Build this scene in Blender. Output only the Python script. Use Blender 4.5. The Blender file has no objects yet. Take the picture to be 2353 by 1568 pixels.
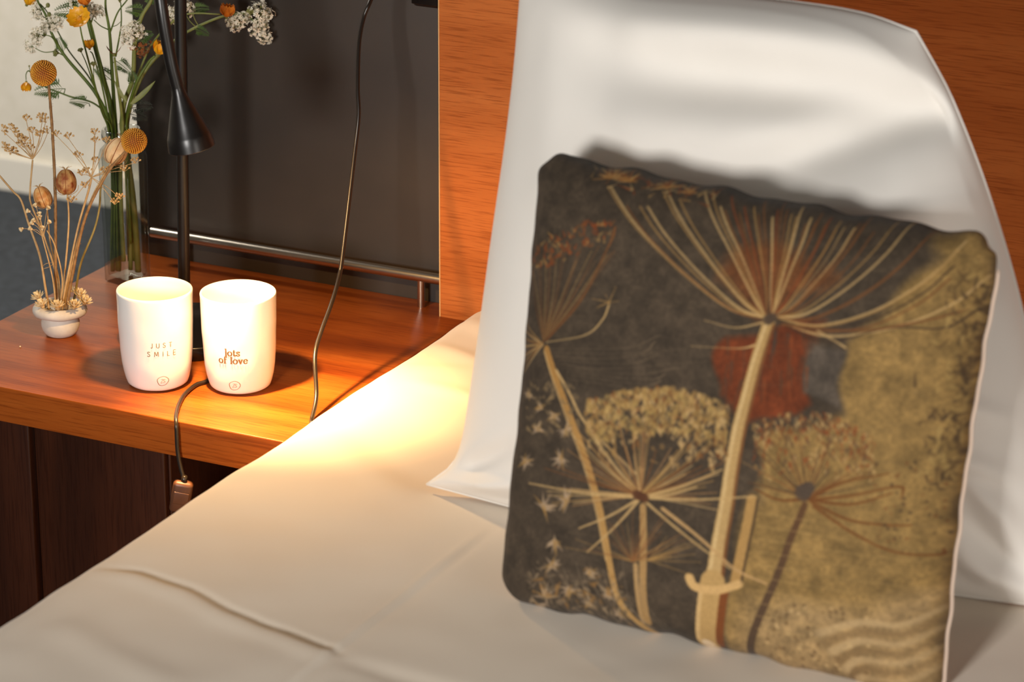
import bpy, bmesh, math, random
import numpy as np
from mathutils import Vector, Matrix, noise

# ------------------------------------------------------------------ camera, world, lights, exposure
scene = bpy.context.scene
col = scene.collection
FOCAL_PX, IMG_W = 7000.0, 2353.0
RIGHT = Vector((0.898125, 0.439721, 0.004095)); DOWN = Vector((0.155289, -0.308436, -0.938484)); FWD = Vector((-0.411408, 0.843512, -0.345298))
CAM = Vector((1.4827, -2.8957, 1.6541))
cam = bpy.data.cameras.new('camera'); cam_o = bpy.data.objects.new('camera', cam); col.objects.link(cam_o)
m = Matrix((RIGHT, -DOWN, -FWD)).transposed().to_4x4(); m.translation = CAM
cam_o.matrix_world = m
cam.sensor_width = 36.0; cam.lens = FOCAL_PX / IMG_W * 36.0; cam.clip_start = 0.05
cam.dof.use_dof = True; cam.dof.focus_distance = 3.22; cam.dof.aperture_fstop = 7.0
scene.camera = cam_o

world = bpy.data.worlds.new('World'); scene.world = world; world.use_nodes = True
bg = world.node_tree.nodes['Background']; bg.inputs[0].default_value = (1.0, 0.93, 0.83, 1); bg.inputs[1].default_value = 0.03

def aim(o, target): o.rotation_euler = (Vector(target) - o.location).to_track_quat('-Z', 'Y').to_euler()
win = bpy.data.lights.new('room_window_light', 'AREA'); win.shape = 'RECTANGLE'; win.size = 0.4; win.size_y = 0.45
win.energy = 64; win.color = (1.0, 0.965, 0.925)
win_o = bpy.data.objects.new('room_window_light', win); col.objects.link(win_o)
win_o.location = (0.55, -3.3, 1.25); aim(win_o, (0.15, -0.3, 0.72))

side = bpy.data.lights.new('side_fill_light', 'AREA'); side.shape = 'RECTANGLE'; side.size = 1.4; side.size_y = 1.2; side.energy = 34; side.color = (1.0, 0.93, 0.85)  # added soft fill without a real source, lifts the shaded pillow and cushion
side_o = bpy.data.objects.new('side_fill_light', side); col.objects.link(side_o); side_o.location = (3.2, -2.3, 0.95); aim(side_o, (0.6, -0.4, 0.75))
back = bpy.data.lights.new('back_wall_fill', 'AREA'); back.shape = 'DISK'; back.size = 0.5; back.energy = 40; back.color = (1.0, 0.93, 0.82)  # added light with no fixture, only brightens the white wall behind the headboard
back_o = bpy.data.objects.new('back_wall_fill', back); col.objects.link(back_o); back_o.location = (-1.5, 0.1, 1.9); aim(back_o, (-1.55, 1.45, 0.75))

scene.view_settings.view_transform = 'Standard'; scene.view_settings.look = 'None'
scene.view_settings.gamma = 1.0; scene.view_settings.use_curve_mapping = False
scene.view_settings.exposure = 0.0

T = 0.5            # height of the bedside table top
BED = 0.53         # height of the bed top
random.seed(7); RNG = np.random.default_rng(4)

# ------------------------------------------------------------------ helpers
def lin(c):
    return tuple((v/255/12.92 if v/255 <= .04045 else ((v/255+.055)/1.055)**2.4) for v in c[:3])
def rgba(c): return lin(c) + (1.0,)

class MB:
    def __init__(s): s.v = []; s.f = []
    def add(s, vs, fs):
        n = len(s.v); s.v += [tuple(v) for v in vs]; s.f += [tuple(i+n for i in f) for f in fs]; return s
    def build(s, name, mat, parent=None, smooth=True):
        me = bpy.data.meshes.new(name); me.from_pydata(s.v, [], s.f); me.update()
        if smooth: me.shade_smooth()
        if mat: me.materials.append(mat)
        o = bpy.data.objects.new(name, me); col.objects.link(o)
        if parent: o.parent = parent; o.matrix_parent_inverse = parent.matrix_basis.inverted()
        return o

def tag(o, label, cat, group=None, kind=None):
    if label: o['label'] = label
    if cat: o['category'] = cat
    if group: o['group'] = group
    if kind: o['kind'] = kind
    return o
def thing(name, loc, label, cat, group=None):
    e = bpy.data.objects.new(name, None); col.objects.link(e); e.location = loc; e.empty_display_size = .02
    return tag(e, label, cat, group)

def frame(d):
    d = Vector(d).normalized(); a = Vector((0, 0, 1)) if abs(d.z) < .9 else Vector((1, 0, 0))
    x = a.cross(d).normalized(); return x, d.cross(x), d
def catmull(pts, n=8):
    P = [Vector(p) for p in pts]
    if len(P) < 3: return [P[0].lerp(P[-1], i/n) for i in range(n+1)]
    P = [P[0]*2-P[1]] + P + [P[-1]*2-P[-2]]; out = []
    for i in range(1, len(P)-2):
        for k in range(n):
            t = k/n; a, b, c, d = P[i-1], P[i], P[i+1], P[i+2]
            out.append(.5*((2*b)+(c-a)*t+(2*a-5*b+4*c-d)*t*t+(3*b-a-3*c+d)*t**3))
    out.append(P[-2]); return out
def tube(mb, pts, r0, r1=None, sides=8, cap=True, wob=0):
    r1 = r0 if r1 is None else r1; n = len(pts); vs = []; fs = []
    t = (pts[1]-pts[0]).normalized(); x, y, _ = frame(t)
    for i, p in enumerate(pts):
        t2 = (pts[min(i+1, n-1)]-pts[max(i-1, 0)])
        if t2.length < 1e-9: t2 = t
        t2 = t2.normalized(); q = t.rotation_difference(t2); x = q @ x; y = q @ y; t = t2
        r = r0+(r1-r0)*i/(n-1)
        if wob: r *= 1+wob*math.sin(i*2.3)*.5+wob*random.uniform(-.5, .5)
        for k in range(sides):
            a = 2*math.pi*k/sides; vs.append(p+x*(r*math.cos(a))+y*(r*math.sin(a)))
    for i in range(n-1):
        for k in range(sides): fs.append((i*sides+k, i*sides+(k+1) % sides, (i+1)*sides+(k+1) % sides, (i+1)*sides+k))
    if cap: fs.append(tuple(range(sides-1, -1, -1))); fs.append(tuple((n-1)*sides+k for k in range(sides)))
    return mb.add(vs, fs)
def lathe(mb, prof, c=(0, 0, 0), axis=(0, 0, 1), seg=48, close=False):
    x, y, z = frame(axis) if tuple(axis) != (0, 0, 1) else (Vector((1, 0, 0)), Vector((0, 1, 0)), Vector((0, 0, 1)))
    c = Vector(c); vs = []; fs = []
    for r, h in prof:
        for k in range(seg):
            a = 2*math.pi*k/seg; vs.append(c+z*h+x*(r*math.cos(a))+y*(r*math.sin(a)))
    n = len(prof)
    for i in range(n-1 if not close else n):
        j = (i+1) % n
        for k in range(seg): fs.append((i*seg+k, i*seg+(k+1) % seg, j*seg+(k+1) % seg, j*seg+k))
    if not close:
        if prof[0][0] > 1e-6: fs.append(tuple(range(seg-1, -1, -1)))
        if prof[-1][0] > 1e-6: fs.append(tuple((n-1)*seg+k for k in range(seg)))
    return mb.add(vs, fs)
def ball(mb, c, r, axis=(0, 0, 1), seg=8, rings=6, sq=1.0):
    return lathe(mb, [(max(r*math.sin(math.pi*i/rings), 1e-5), -r*sq*math.cos(math.pi*i/rings)) for i in range(rings+1)], c, axis, seg)
def box(mb, lo, hi, bev=0.0):
    bm = bmesh.new(); bmesh.ops.create_cube(bm, size=1)
    for v in bm.verts: v.co = Vector([lo[i]+(v.co[i]+.5)*(hi[i]-lo[i]) for i in range(3)])
    if bev: bmesh.ops.bevel(bm, geom=list(bm.edges), offset=bev, segments=3, profile=.5, affect='EDGES')
    bm.verts.index_update(); vs = [tuple(v.co) for v in bm.verts]; fs = [[v.index for v in f.verts] for f in bm.faces]
    bm.free(); return mb.add(vs, fs)
def flat_by_angle(o, deg=35):
    o.data.set_sharp_from_angle(angle=math.radians(deg)); return o

# ------------------------------------------------------------------ materials
def mat(name, base, rough=.6, **kw):
    mt = bpy.data.materials.new(name); mt.use_nodes = True
    b = mt.node_tree.nodes['Principled BSDF']
    b.inputs['Base Color'].default_value = tuple(base)+(1,) if max(base) <= 1 else rgba(base)
    b.inputs['Roughness'].default_value = rough
    for k, v in kw.items(): b.inputs[k.replace('_', ' ')].default_value = v
    return mt
def nd(mt, kind, **kw):
    n = mt.node_tree.nodes.new(kind)
    for k, v in kw.items(): setattr(n, k, v)
    return n
def ln(mt, a, b): mt.node_tree.links.new(a, b)
def noisy(name, c1, c2, scale, rough=.6, stretch=(1, 1, 1), bump=0.0, detail=5, fine=None, **kw):
    mt = mat(name, c1, rough, **kw); b = mt.node_tree.nodes['Principled BSDF']
    tc = nd(mt, 'ShaderNodeTexCoord'); mp = nd(mt, 'ShaderNodeMapping'); mp.inputs['Scale'].default_value = stretch
    n = nd(mt, 'ShaderNodeTexNoise'); n.inputs['Scale'].default_value = scale; n.inputs['Detail'].default_value = detail
    r = nd(mt, 'ShaderNodeValToRGB'); r.color_ramp.elements[0].color = rgba(c1); r.color_ramp.elements[1].color = rgba(c2)
    r.color_ramp.elements[0].position = .35; r.color_ramp.elements[1].position = .65
    ln(mt, tc.outputs['Object'], mp.inputs[0]); ln(mt, mp.outputs[0], n.inputs['Vector']); ln(mt, n.outputs['Fac'], r.inputs[0]); ln(mt, r.outputs[0], b.inputs['Base Color'])
    if bump:
        bp = nd(mt, 'ShaderNodeBump'); bp.inputs['Strength'].default_value = bump; bp.inputs['Distance'].default_value = .002
        ln(mt, n.outputs['Fac'], bp.inputs['Height']); ln(mt, bp.outputs[0], b.inputs['Normal'])
    return mt
def wood(name, c_dark, c_mid, c_light, axis='X', rough=.32, coat=.25, scale=1.0):
    """veneer: broad figure + long fine pores running along one axis"""
    mt = mat(name, c_mid, rough); b = mt.node_tree.nodes['Principled BSDF']; b.inputs['Coat Weight'].default_value = coat; b.inputs['Coat Roughness'].default_value = .18; b.inputs['Specular IOR Level'].default_value = .2
    tc = nd(mt, 'ShaderNodeTexCoord')
    def layer(s_along, s_across, detail, dist=0):
        mp = nd(mt, 'ShaderNodeMapping'); mp.inputs['Scale'].default_value = {'X': (s_along, s_across, s_across), 'Y': (s_across, s_along, s_across), 'Z': (s_across, s_across, s_along)}[axis]
        n = nd(mt, 'ShaderNodeTexNoise'); n.inputs['Scale'].default_value = scale; n.inputs['Detail'].default_value = detail; n.inputs['Distortion'].default_value = dist
        ln(mt, tc.outputs['Object'], mp.inputs[0]); ln(mt, mp.outputs[0], n.inputs['Vector']); return n
    n1 = layer(2.2, 22, 3, .6); n2 = layer(22, 520, 3)
    r = nd(mt, 'ShaderNodeValToRGB'); e = r.color_ramp.elements; e[0].position = .3; e[1].position = .7; e[0].color = rgba(c_dark); e[1].color = rgba(c_light)
    e.new(.5).color = rgba(c_mid); ln(mt, n1.outputs['Fac'], r.inputs[0])
    r2 = nd(mt, 'ShaderNodeValToRGB'); r2.color_ramp.elements[0].position = .34; r2.color_ramp.elements[1].position = .5
    r2.color_ramp.elements[0].color = (.62, .54, .48, 1); r2.color_ramp.elements[1].color = (1, 1, 1, 1); ln(mt, n2.outputs['Fac'], r2.inputs[0])
    mx = nd(mt, 'ShaderNodeMix', data_type='RGBA', blend_type='MULTIPLY'); mx.inputs[0].default_value = .75
    ln(mt, r.outputs[0], mx.inputs[6]); ln(mt, r2.outputs[0], mx.inputs[7]); ln(mt, mx.outputs[2], b.inputs['Base Color'])
    bp = nd(mt, 'ShaderNodeBump'); bp.inputs['Strength'].default_value = .12; bp.inputs['Distance'].default_value = .001
    ln(mt, n2.outputs['Fac'], bp.inputs['Height']); ln(mt, bp.outputs[0], b.inputs['Normal'])
    return mt
def cloth(name, c, weave=900, bump=.05, rough=.85, sheen=.2):
    mt = mat(name, c, rough); b = mt.node_tree.nodes['Principled BSDF']; b.inputs['Sheen Weight'].default_value = sheen
    b.inputs['Specular IOR Level'].default_value = .2
    tc = nd(mt, 'ShaderNodeTexCoord'); n = nd(mt, 'ShaderNodeTexNoise'); n.inputs['Scale'].default_value = weave; n.inputs['Detail'].default_value = 2
    bp = nd(mt, 'ShaderNodeBump'); bp.inputs['Strength'].default_value = bump; bp.inputs['Distance'].default_value = .0006
    ln(mt, tc.outputs['Object'], n.inputs['Vector']); ln(mt, n.outputs['Fac'], bp.inputs['Height']); ln(mt, bp.outputs[0], b.inputs['Normal'])
    return mt
def thin_glass(name, tint, rough=.02):
    mt = bpy.data.materials.new(name); mt.use_nodes = True; nt = mt.node_tree; nt.nodes.clear()
    out = nd(mt, 'ShaderNodeOutputMaterial'); mix = nd(mt, 'ShaderNodeMixShader'); tr = nd(mt, 'ShaderNodeBsdfTransparent'); gl = nd(mt, 'ShaderNodeBsdfGlossy'); fr = nd(mt, 'ShaderNodeLayerWeight')
    tr.inputs[0].default_value = tint+(1,); gl.inputs['Roughness'].default_value = rough; fr.inputs[0].default_value = .5
    pw = nd(mt, 'ShaderNodeMath', operation='POWER'); pw.inputs[1].default_value = 2.4; ma = nd(mt, 'ShaderNodeMath', operation='MULTIPLY_ADD'); ma.inputs[1].default_value = .8; ma.inputs[2].default_value = .06
    ln(mt, fr.outputs['Facing'], pw.inputs[0]); ln(mt, pw.outputs[0], ma.inputs[0])
    tm = nd(mt, 'ShaderNodeMix', data_type='RGBA'); tm.inputs[6].default_value = tint+(1,); tm.inputs[7].default_value = (.30, .34, .31, 1); ln(mt, pw.outputs[0], tm.inputs[0]); ln(mt, tm.outputs[2], tr.inputs[0])
    ln(mt, ma.outputs[0], mix.inputs[0]); ln(mt, tr.outputs[0], mix.inputs[1]); ln(mt, gl.outputs[0], mix.inputs[2]); ln(mt, mix.outputs[0], out.inputs[0])
    return mt

M_TABLE = wood('table_wood', (118, 53, 15), (150, 74, 23), (166, 88, 31), 'X', rough=.36, coat=.0)
M_HEAD = wood('headboard_wood', (176, 98, 46), (186, 106, 52), (194, 114, 58), 'X', rough=.42, coat=.1, scale=1.1)
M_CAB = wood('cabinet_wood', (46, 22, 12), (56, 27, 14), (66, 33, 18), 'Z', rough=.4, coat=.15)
M_PANEL = noisy('dark_panel_paint', (52, 46, 41), (59, 52, 46), 9, .5, bump=.02)
M_WALL = noisy('white_wall_paint', (214, 208, 194), (222, 216, 204), 30, .8, bump=.03)
M_CARPET = noisy('blue_grey_carpet', (42, 47, 54), (60, 66, 74), 60, .95, bump=.6, detail=8)
M_BASEB = mat('baseboard_paint', (226, 221, 210), .55)
M_STEEL = noisy('brushed_steel', (190, 180, 168), (214, 204, 192), 40, .28, stretch=(1, 60, 60), Metallic=1.0)
M_BLACK = noisy('black_lacquer', (18, 15, 13), (24, 20, 18), 50, .33)
M_BLACKGLOSS = mat('black_gloss', (20, 17, 16), .25)
M_INNER = mat('shade_inner_white', (235, 230, 220), .5)
M_CORD = mat('dark_cord', (38, 30, 24), .32)
M_SWITCH = noisy('brown_switch_plastic', (88, 52, 32), (98, 60, 38), 80, .45)
M_SHEET = cloth('white_bed_linen', (224, 212, 195))
M_PILLOW = cloth('white_pillow_cotton', (228, 224, 217))
M_CUP = mat('white_porcelain', (240, 238, 234), .22, Coat_Weight=.3)
M_INK = mat('brown_print', (118, 84, 52), .6)
M_INK2 = mat('grey_print', (128, 116, 102), .6)
M_INK3 = mat('faint_brown_print', (122, 96, 72), .6)
M_GLASS = thin_glass('vase_glass', (.965, .97, .955))
M_POT = noisy('white_clay', (196, 188, 176), (212, 205, 194), 70, .7, bump=.15)
M_HOLE = mat('dark_hole', (70, 52, 40), .9)
PM = dict(
    green=noisy('stem_green', (72, 92, 24), (98, 114, 36), 60, .55), palegreen=noisy('stem_pale_green', (106, 116, 52), (132, 134, 70), 60, .55),
    straw=noisy('dry_straw', (176, 140, 92), (202, 168, 118), 120, .75), brownstem=noisy('dry_brown_stem', (128, 92, 54), (160, 122, 76), 140, .8, bump=.3),
    olive=noisy('dry_olive_stem', (132, 116, 62), (156, 138, 80), 60, .6),
    leaf=noisy('leaf_green', (54, 80, 18), (80, 106, 32), 90, .55), darkleaf=noisy('leaf_dark', (30, 34, 20), (44, 46, 28), 90, .6),
    white=noisy('cream_petals', (238, 228, 204), (248, 242, 226), 200, .7), yellow=noisy('yellow_petals', (226, 150, 14), (242, 176, 28), 90, .4),
    orange=noisy('orange_petals', (206, 112, 26), (226, 142, 40), 120, .5), brownpetal=mat('brown_petals', (150, 84, 34), .6),
    gold=noisy('golden_florets', (206, 134, 30), (226, 164, 52), 300, .7), goldcore=mat('golden_core', (128, 66, 14), .8),
    tan=noisy('dry_florets', (190, 150, 92), (214, 178, 122), 200, .8), cream=noisy('dry_cream_blossom', (222, 196, 148), (238, 218, 176), 200, .75),
    pod0=noisy('pod_orange', (204, 132, 64), (226, 180, 116), 160, .65), pod1=noisy('pod_rust', (140, 66, 26), (204, 160, 96), 130, .65), pod2=noisy('pod_pale', (226, 176, 120), (240, 206, 156), 90, .65),
    bud=noisy('bud_green', (104, 108, 52), (132, 132, 74), 120, .6))

# ------------------------------------------------------------------ the room
def struct(name, lo, hi, mt, bev=0):
    o = box(MB(), lo, hi, bev).build(name, mt, None, False); o['kind'] = 'structure'; return o
struct('floor', (-3.2, -4.2, -.05), (3.4, 1.5, 0), M_CARPET)
struct('wall_back', (-3.2, 1.455, 0), (3.4, 1.6, 2.6), M_WALL)
struct('baseboard_back', (-3.2, 1.441, 0), (3.4, 1.456, .062), M_BASEB, .002)
struct('wall_left', (-3.3, -4.2, 0), (-3.2, 1.6, 2.6), M_WALL)

# ------------------------------------------------------------------ headboard: wooden panel and the dark panel behind the table
hb = thing('headboard', (0.5, 0, 0), 'orange wood veneer headboard with a dark side panel behind the bedside table', 'headboard')
flat_by_angle(box(MB(), (0.0, -.040, 0), (1.95, .028, 1.25), .0012).build('wood_panel', M_HEAD, hb))
o = flat_by_angle(box(MB(), (-.4205, 0, 0), (0.0, .028, 1.25), .0012).build('dark_panel', M_PANEL, hb)); o['label'] = 'matt charcoal panel'
lp = MB(); box(lp, (-.0006, -.0405, .3), (.0006, -.0395, 1.25)); o = lp.build('edge_strip', mat('pale_edge', (224, 178, 120), .5), hb, False)

# ------------------------------------------------------------------ bedside table
bt = thing('bedside_table', (-.2, -.22, 0), 'reddish wood bedside table with a steel rail along its back', 'bedside table')
tb = bmesh.new()            # top with a notch where the headboard stands
tv = [tb.verts.new((x, y, T)) for x, y in ((-.432, -.4435), (.032, -.4435), (.032, -.0403), (-.0004, -.0403), (-.0004, -.0005), (-.432, -.0005))]
tf = tb.faces.new(tv); ex = bmesh.ops.extrude_face_region(tb, geom=[tf])
for v in ex['geom']:
    if isinstance(v, bmesh.types.BMVert): v.co.z -= .0398
bmesh.ops.recalc_face_normals(tb, faces=list(tb.faces)); bmesh.ops.bevel(tb, geom=list(tb.edges), offset=.0014, segments=3, profile=.5, affect='EDGES')
tb.verts.index_update(); tm = MB().add([tuple(v.co) for v in tb.verts], [[v.index for v in f.verts] for f in tb.faces]); tb.free()
flat_by_angle(tm.build('table_top', M_TABLE, bt))
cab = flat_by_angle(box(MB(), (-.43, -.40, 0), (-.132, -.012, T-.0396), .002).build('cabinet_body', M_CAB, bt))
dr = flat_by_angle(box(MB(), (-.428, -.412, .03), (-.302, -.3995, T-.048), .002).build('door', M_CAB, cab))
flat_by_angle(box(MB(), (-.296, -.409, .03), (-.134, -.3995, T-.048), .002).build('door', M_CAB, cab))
rail = MB(); tube(rail, [Vector((-.3905, -.0214, T+.0362)), Vector((-.2, -.0214, T+.0362)), Vector((-.0050, -.0214, T+.0362))], .0062, sides=32)
rail_o = flat_by_angle(rail.build('rail', M_STEEL, bt)); rail_o['label'] = 'brushed steel rail'
for x in (-.0336, -.3465):
    p = MB(); tube(p, [Vector((x, -.0214, T-.001)), Vector((x, -.0214, T+.0362))], .0044, sides=24); flat_by_angle(p.build('post', M_STEEL, rail_o))

# socket box fixed to the dark panel, next to the headboard
sb = thing('wall_socket_box', (-.022, -.001, .9), 'black rounded box fixed on dark panel against the headboard edge', 'socket box')
flat_by_angle(box(MB(), (-.0455, -.019, .846), (-.0012, .0005, .94), .006).build('housing', M_BLACK, sb), 50)
lip = MB(); box(lip, (-.0440, -.0205, .850), (-.0022, -.0185, .936), .0008); flat_by_angle(lip.build('face_plate', M_BLACKGLOSS, sb))

# ------------------------------------------------------------------ bed
bed = thing('bed', (.95, -1.05, 0), 'bed with white linen beside the wooden table', 'bed')
flat_by_angle(box(MB(), (.10, -2.05, .0), (1.85, -.05, .26), .01).build('bed_base', M_CAB, bed))
flat_by_angle(box(MB(), (.085, -2.06, .255), (1.87, -.05, BED-.03), .03).build('mattress', M_SHEET, bed))

def bumpline(x, y, a, b, wid):
    dx, dy = b[0]-a[0], b[1]-a[1]; L = math.hypot(dx, dy); dx /= L; dy /= L; t = ((x-a[0])*dx+(y-a[1])*dy)/L; s = -(x-a[0])*dy+(y-a[1])*dx
    return math.exp(-(s/wid)**2)*max(0, 1-abs(2*t-1)**4) if 0 < t < 1 else 0
def crease(x, y, pts, amp, wid):
    '''a pressed fold running along a line: sharp valley on its headboard side, flat roll on the other'''
    if x < pts[0][0] or x > pts[-1][0]+.02: return 0
    for (x0, y0), (x1, y1) in zip(pts, pts[1:]):
        if x <= x1 or x1 == pts[-1][0]:
            t = (x-x0)/(x1-x0); t = t if t > 1 else t*t*(3-2*t)*.5+t*.5; s = y-(y0+(y1-y0)*t); break
    e = min(1, (x-pts[0][0])/.05)*max(0, min(1, (pts[-1][0]+.02-x)/.03))
    return amp*e*(-math.exp(-(s/(wid*.7))**2)+.8*math.exp(-((s+wid*2.0)/(wid*1.9))**2))
def bed_height(x, y):
    z = BED + .0045*noise.noise(Vector((x*3.2, y*2.6, 1))) + .0028*noise.noise(Vector((x*9, y*7, 4))) + .0008*noise.noise(Vector((x*22, y*20, 7)))
    z += crease(x, y, [(.06, -.840), (.11, -.828), (.158, -.836), (.2266, -.8616), (.2753, -.872), (.338, -.890)], .0030, .0075)
    z += .0022*bumpline(x, y, (.3426, -.60), (.336, -1.06), .0034) - .0014*bumpline(x, y, (.3496, -.60), (.343, -1.06), .005)
    z += .0030*bumpline(x, y, (.36, -.955), (.62, -.985), .012) - .0022*bumpline(x, y, (.345, -.905), (.56, -.925), .012)
    z += .004*bumpline(x, y, (.06, -.10), (.22, -.20), .018) + .003*bumpline(x, y, (.06, -.19), (.2, -.25), .014) + .0025*bumpline(x, y, (.10, -.30), (.28, -.34), .014)
    z += .0020*bumpline(x, y, (.10, -.95), (.28, -1.02), .02) + .0016*bumpline(x, y, (.08, -.46), (.25, -.58), .02)
    return z
X0 = .047; XR = 1.90; Yb = -.041; Yf = -2.09; RAD = .032
prof = []           # (x, drop below the bed top, weight of relief)
for i in range(9): prof.append((X0+.004*math.sin(i*.9), .30-.26*i/8, 0))
for i in range(1, 11):
    a = math.pi/2*i/10; prof.append((X0+RAD-RAD*math.cos(a), RAD-RAD*math.sin(a), math.sin(a)))
x = X0+RAD
while x < .95: x += .0045; prof.append((x, 0, 1))
while x < XR-.03: x += .03; prof.append((x, 0, 1))
for i in range(1, 9):
    a = math.pi/2*i/8; prof.append((XR-.03+.03*math.sin(a), .03-.03*math.cos(a), 1-i/8))
prof.append((XR, .30, 0))
ys = [];  y = Yb
while y > -1.35: ys.append(y); y -= .0045
while y > Yf: ys.append(y); y -= .03
vs = []; fs = []
for y in ys:
    for (x, dr_, w) in prof:
        wob = .0035*noise.noise(Vector((y*7, 3, x*0)))+.0015*noise.noise(Vector((y*23, 9, 0)))
        z = BED-dr_ + (bed_height(x, y)-BED)*w
        edge = max(0, min(1, (-.041-y)/.03)); z -= (1-edge)**2*.012
        vs.append((x + wob*(1 if x < .2 else 0), y, z))
n = len(prof)
for j in range(len(ys)-1):
    for i in range(n-1): fs.append((j*n+i, j*n+i+1, (j+1)*n+i+1, (j+1)*n+i))
sh = MB().add(vs, fs).build('bed_sheet', M_SHEET); sh.data.flip_normals() if sh.data.polygons[n//2].normal.z < 0 else None
tag(sh, 'smooth white cotton sheet with pressed creases spread over the bed', 'bed sheet')

# ------------------------------------------------------------------ pillow
def lerp_table(tab, t):
    n = len(tab)
    for i in range(n-1):
        a, b = tab[i][0], tab[i+1][0]
        if t <= b or i == n-2:
            p, q = Vector(tab[i][1]), Vector(tab[i+1][1])
            tan = lambda j: (Vector(tab[min(j+1, n-1)][1])-Vector(tab[max(j-1, 0)][1]))/(tab[min(j+1, n-1)][0]-tab[max(j-1, 0)][0])*(b-a)
            k = (t-a)/(b-a); m0, m1 = tan(i), tan(i+1)
            return p*(2*k**3-3*k*k+1)+m0*(k**3-2*k*k+k)+q*(-2*k**3+3*k*k)+m1*(k**3-k*k)
# seam outline, world (x, y, z): left and right side from bottom to top, bottom and top from left to right
P_L = [(0, (.253, -.556, .538)), (.07, (.282, -.556, .566)), (.16, (.2945, -.552, .61)), (.5, (.2965, -.50, .768)), (.8, (.296, -.46, .90)), (1, (.29, -.43, 1.022))]
P_R = [(0, (.862, -.556, .538)), (.08, (.846, -.556, .57)), (.2, (.836, -.553, .64)), (.5, (.812, -.52, .76)), (.7, (.765, -.475, .85)), (.9, (.712, -.452, .945)), (1, (.672, -.44, .998))]
P_B = [(0, (.253, -.556, .538)), (.3, (.42, -.562, .532)), (.7, (.70, -.562, .532)), (1, (.862, -.556, .538))]
P_T = [(0, (.29, -.43, 1.022)), (.3, (.40, -.43, 1.006)), (.65, (.54, -.434, 1.010)), (.85, (.62, -.437, 1.008)), (1, (.672, -.44, .998))]
def pillow_mid(u, v):
    L = lerp_table(P_L, v); R_ = lerp_table(P_R, v); B = lerp_table(P_B, u); Tt = lerp_table(P_T, u)
    c00, c10, c01, c11 = Vector(P_L[0][1]), Vector(P_R[0][1]), Vector(P_L[-1][1]), Vector(P_R[-1][1])
    return L*(1-u)+R_*u+B*(1-v)+Tt*v-(c00*(1-u)*(1-v)+c10*u*(1-v)+c01*(1-u)*v+c11*u*v)
PN = Vector((0, -.955, .297))
def ridge(u, v, a, b, amp, wid):
    a = Vector(a); b = Vector(b); d = b-a; L = d.length; d /= L; q = Vector((u, v))-a; t = q.dot(d)/L; s = d.x*q.y-d.y*q.x
    e = (1-(2*t-1)**2)**1.5 if 0 < t < 1 else 0
    return amp*e*math.exp(-(s/wid)**2)
P_FOLDS = [((.38, .52), (1.06, .80), .020, .050), ((.46, .45), (1.06, .70), -.015, .036), ((.40, .40), (1.04, .60), .013, .036), ((.46, .68), (1.10, .93), -.024, .040), ((.20, .865), (1.1, .870), -.022, .048), ((.02, .945), (1.1, .950), .018, .040),
           ((.24, 1.10), (.36, .60), -.006, .060), ((.12, 1.1), (.20, .40), .005, .06), ((.15, .80), (.75, .80), .008, .06), ((.62, .34), (.88, .66), .012, .030), ((.68, .34), (.96, .62), -.010, .026), ((.30, .95), (.40, .55), .006, .05), ((.70, .62), (1.08, .76), .012, .026),
           ((-.02, -.01), (.24, .10), .010, .022), ((-.02, .03), (.18, .17), -.008, .02), ((.0, .0), (.27, .03), -.006, .018), ((1.02, -.01), (.84, .13), .014, .03), ((1.02, .04), (.86, .18), -.010, .02), ((1.0, .22), (.84, .27), .008, .022), ((1.02, .11), (.88, .23), .009, .02), ((1.02, .34), (.78, .38), .006, .022)]
def pillow_surface(side, N=150):
    vs = []; fs = []
    for j in range(N+1):
        v = j/N
        for i in range(N+1):
            u = i/N
            uu = .5-.5*math.cos(math.pi*u); vv = .5-.5*math.cos(math.pi*v)
            uu = .5*uu+.5*u; vv = .5*vv+.5*v
            b = max(0, (1-abs(2*uu-1)**2.6)*(1-abs(2*vv-1)**2.4))
            t = .088*b**.5
            p = pillow_mid(uu, vv)
            if side > 0: t += min(1, b*11)*sum(ridge(uu, vv, *f) for f in P_FOLDS)
            t += b**.5*(.004*noise.noise(Vector((uu*5, vv*5, side)))+.0015*noise.noise(Vector((uu*14, vv*11, side))))
            q = p+PN*(t*side if side > 0 else -t)
            vs.append(q)
    for j in range(N):
        for i in range(N):
            a = j*(N+1)+i; f = (a, a+1, a+N+2, a+N+1); fs.append(f if side > 0 else f[::-1])
    return vs, fs
pil = thing('pillow', (.56, -.55, .53), 'plump white pillow standing upright behind the printed cushion', 'pillow')
MB().add(*pillow_surface(1)).build('front_cover', M_PILLOW, pil)
MB().add(*pillow_surface(-1, 60)).build('back_cover', M_PILLOW, pil)
hem = MB(); pts = [pillow_mid(u, 0) for u in np.linspace(0, 1, 40)]+[pillow_mid(1, v) for v in np.linspace(.02, 1, 40)]+[pillow_mid(u, 1) for u in np.linspace(.98, 0, 40)]+[pillow_mid(0, v) for v in np.linspace(.98, 0, 40)]
tube(hem, pts, .0011, sides=8); hem.build('seam', M_PILLOW, pil)

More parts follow.
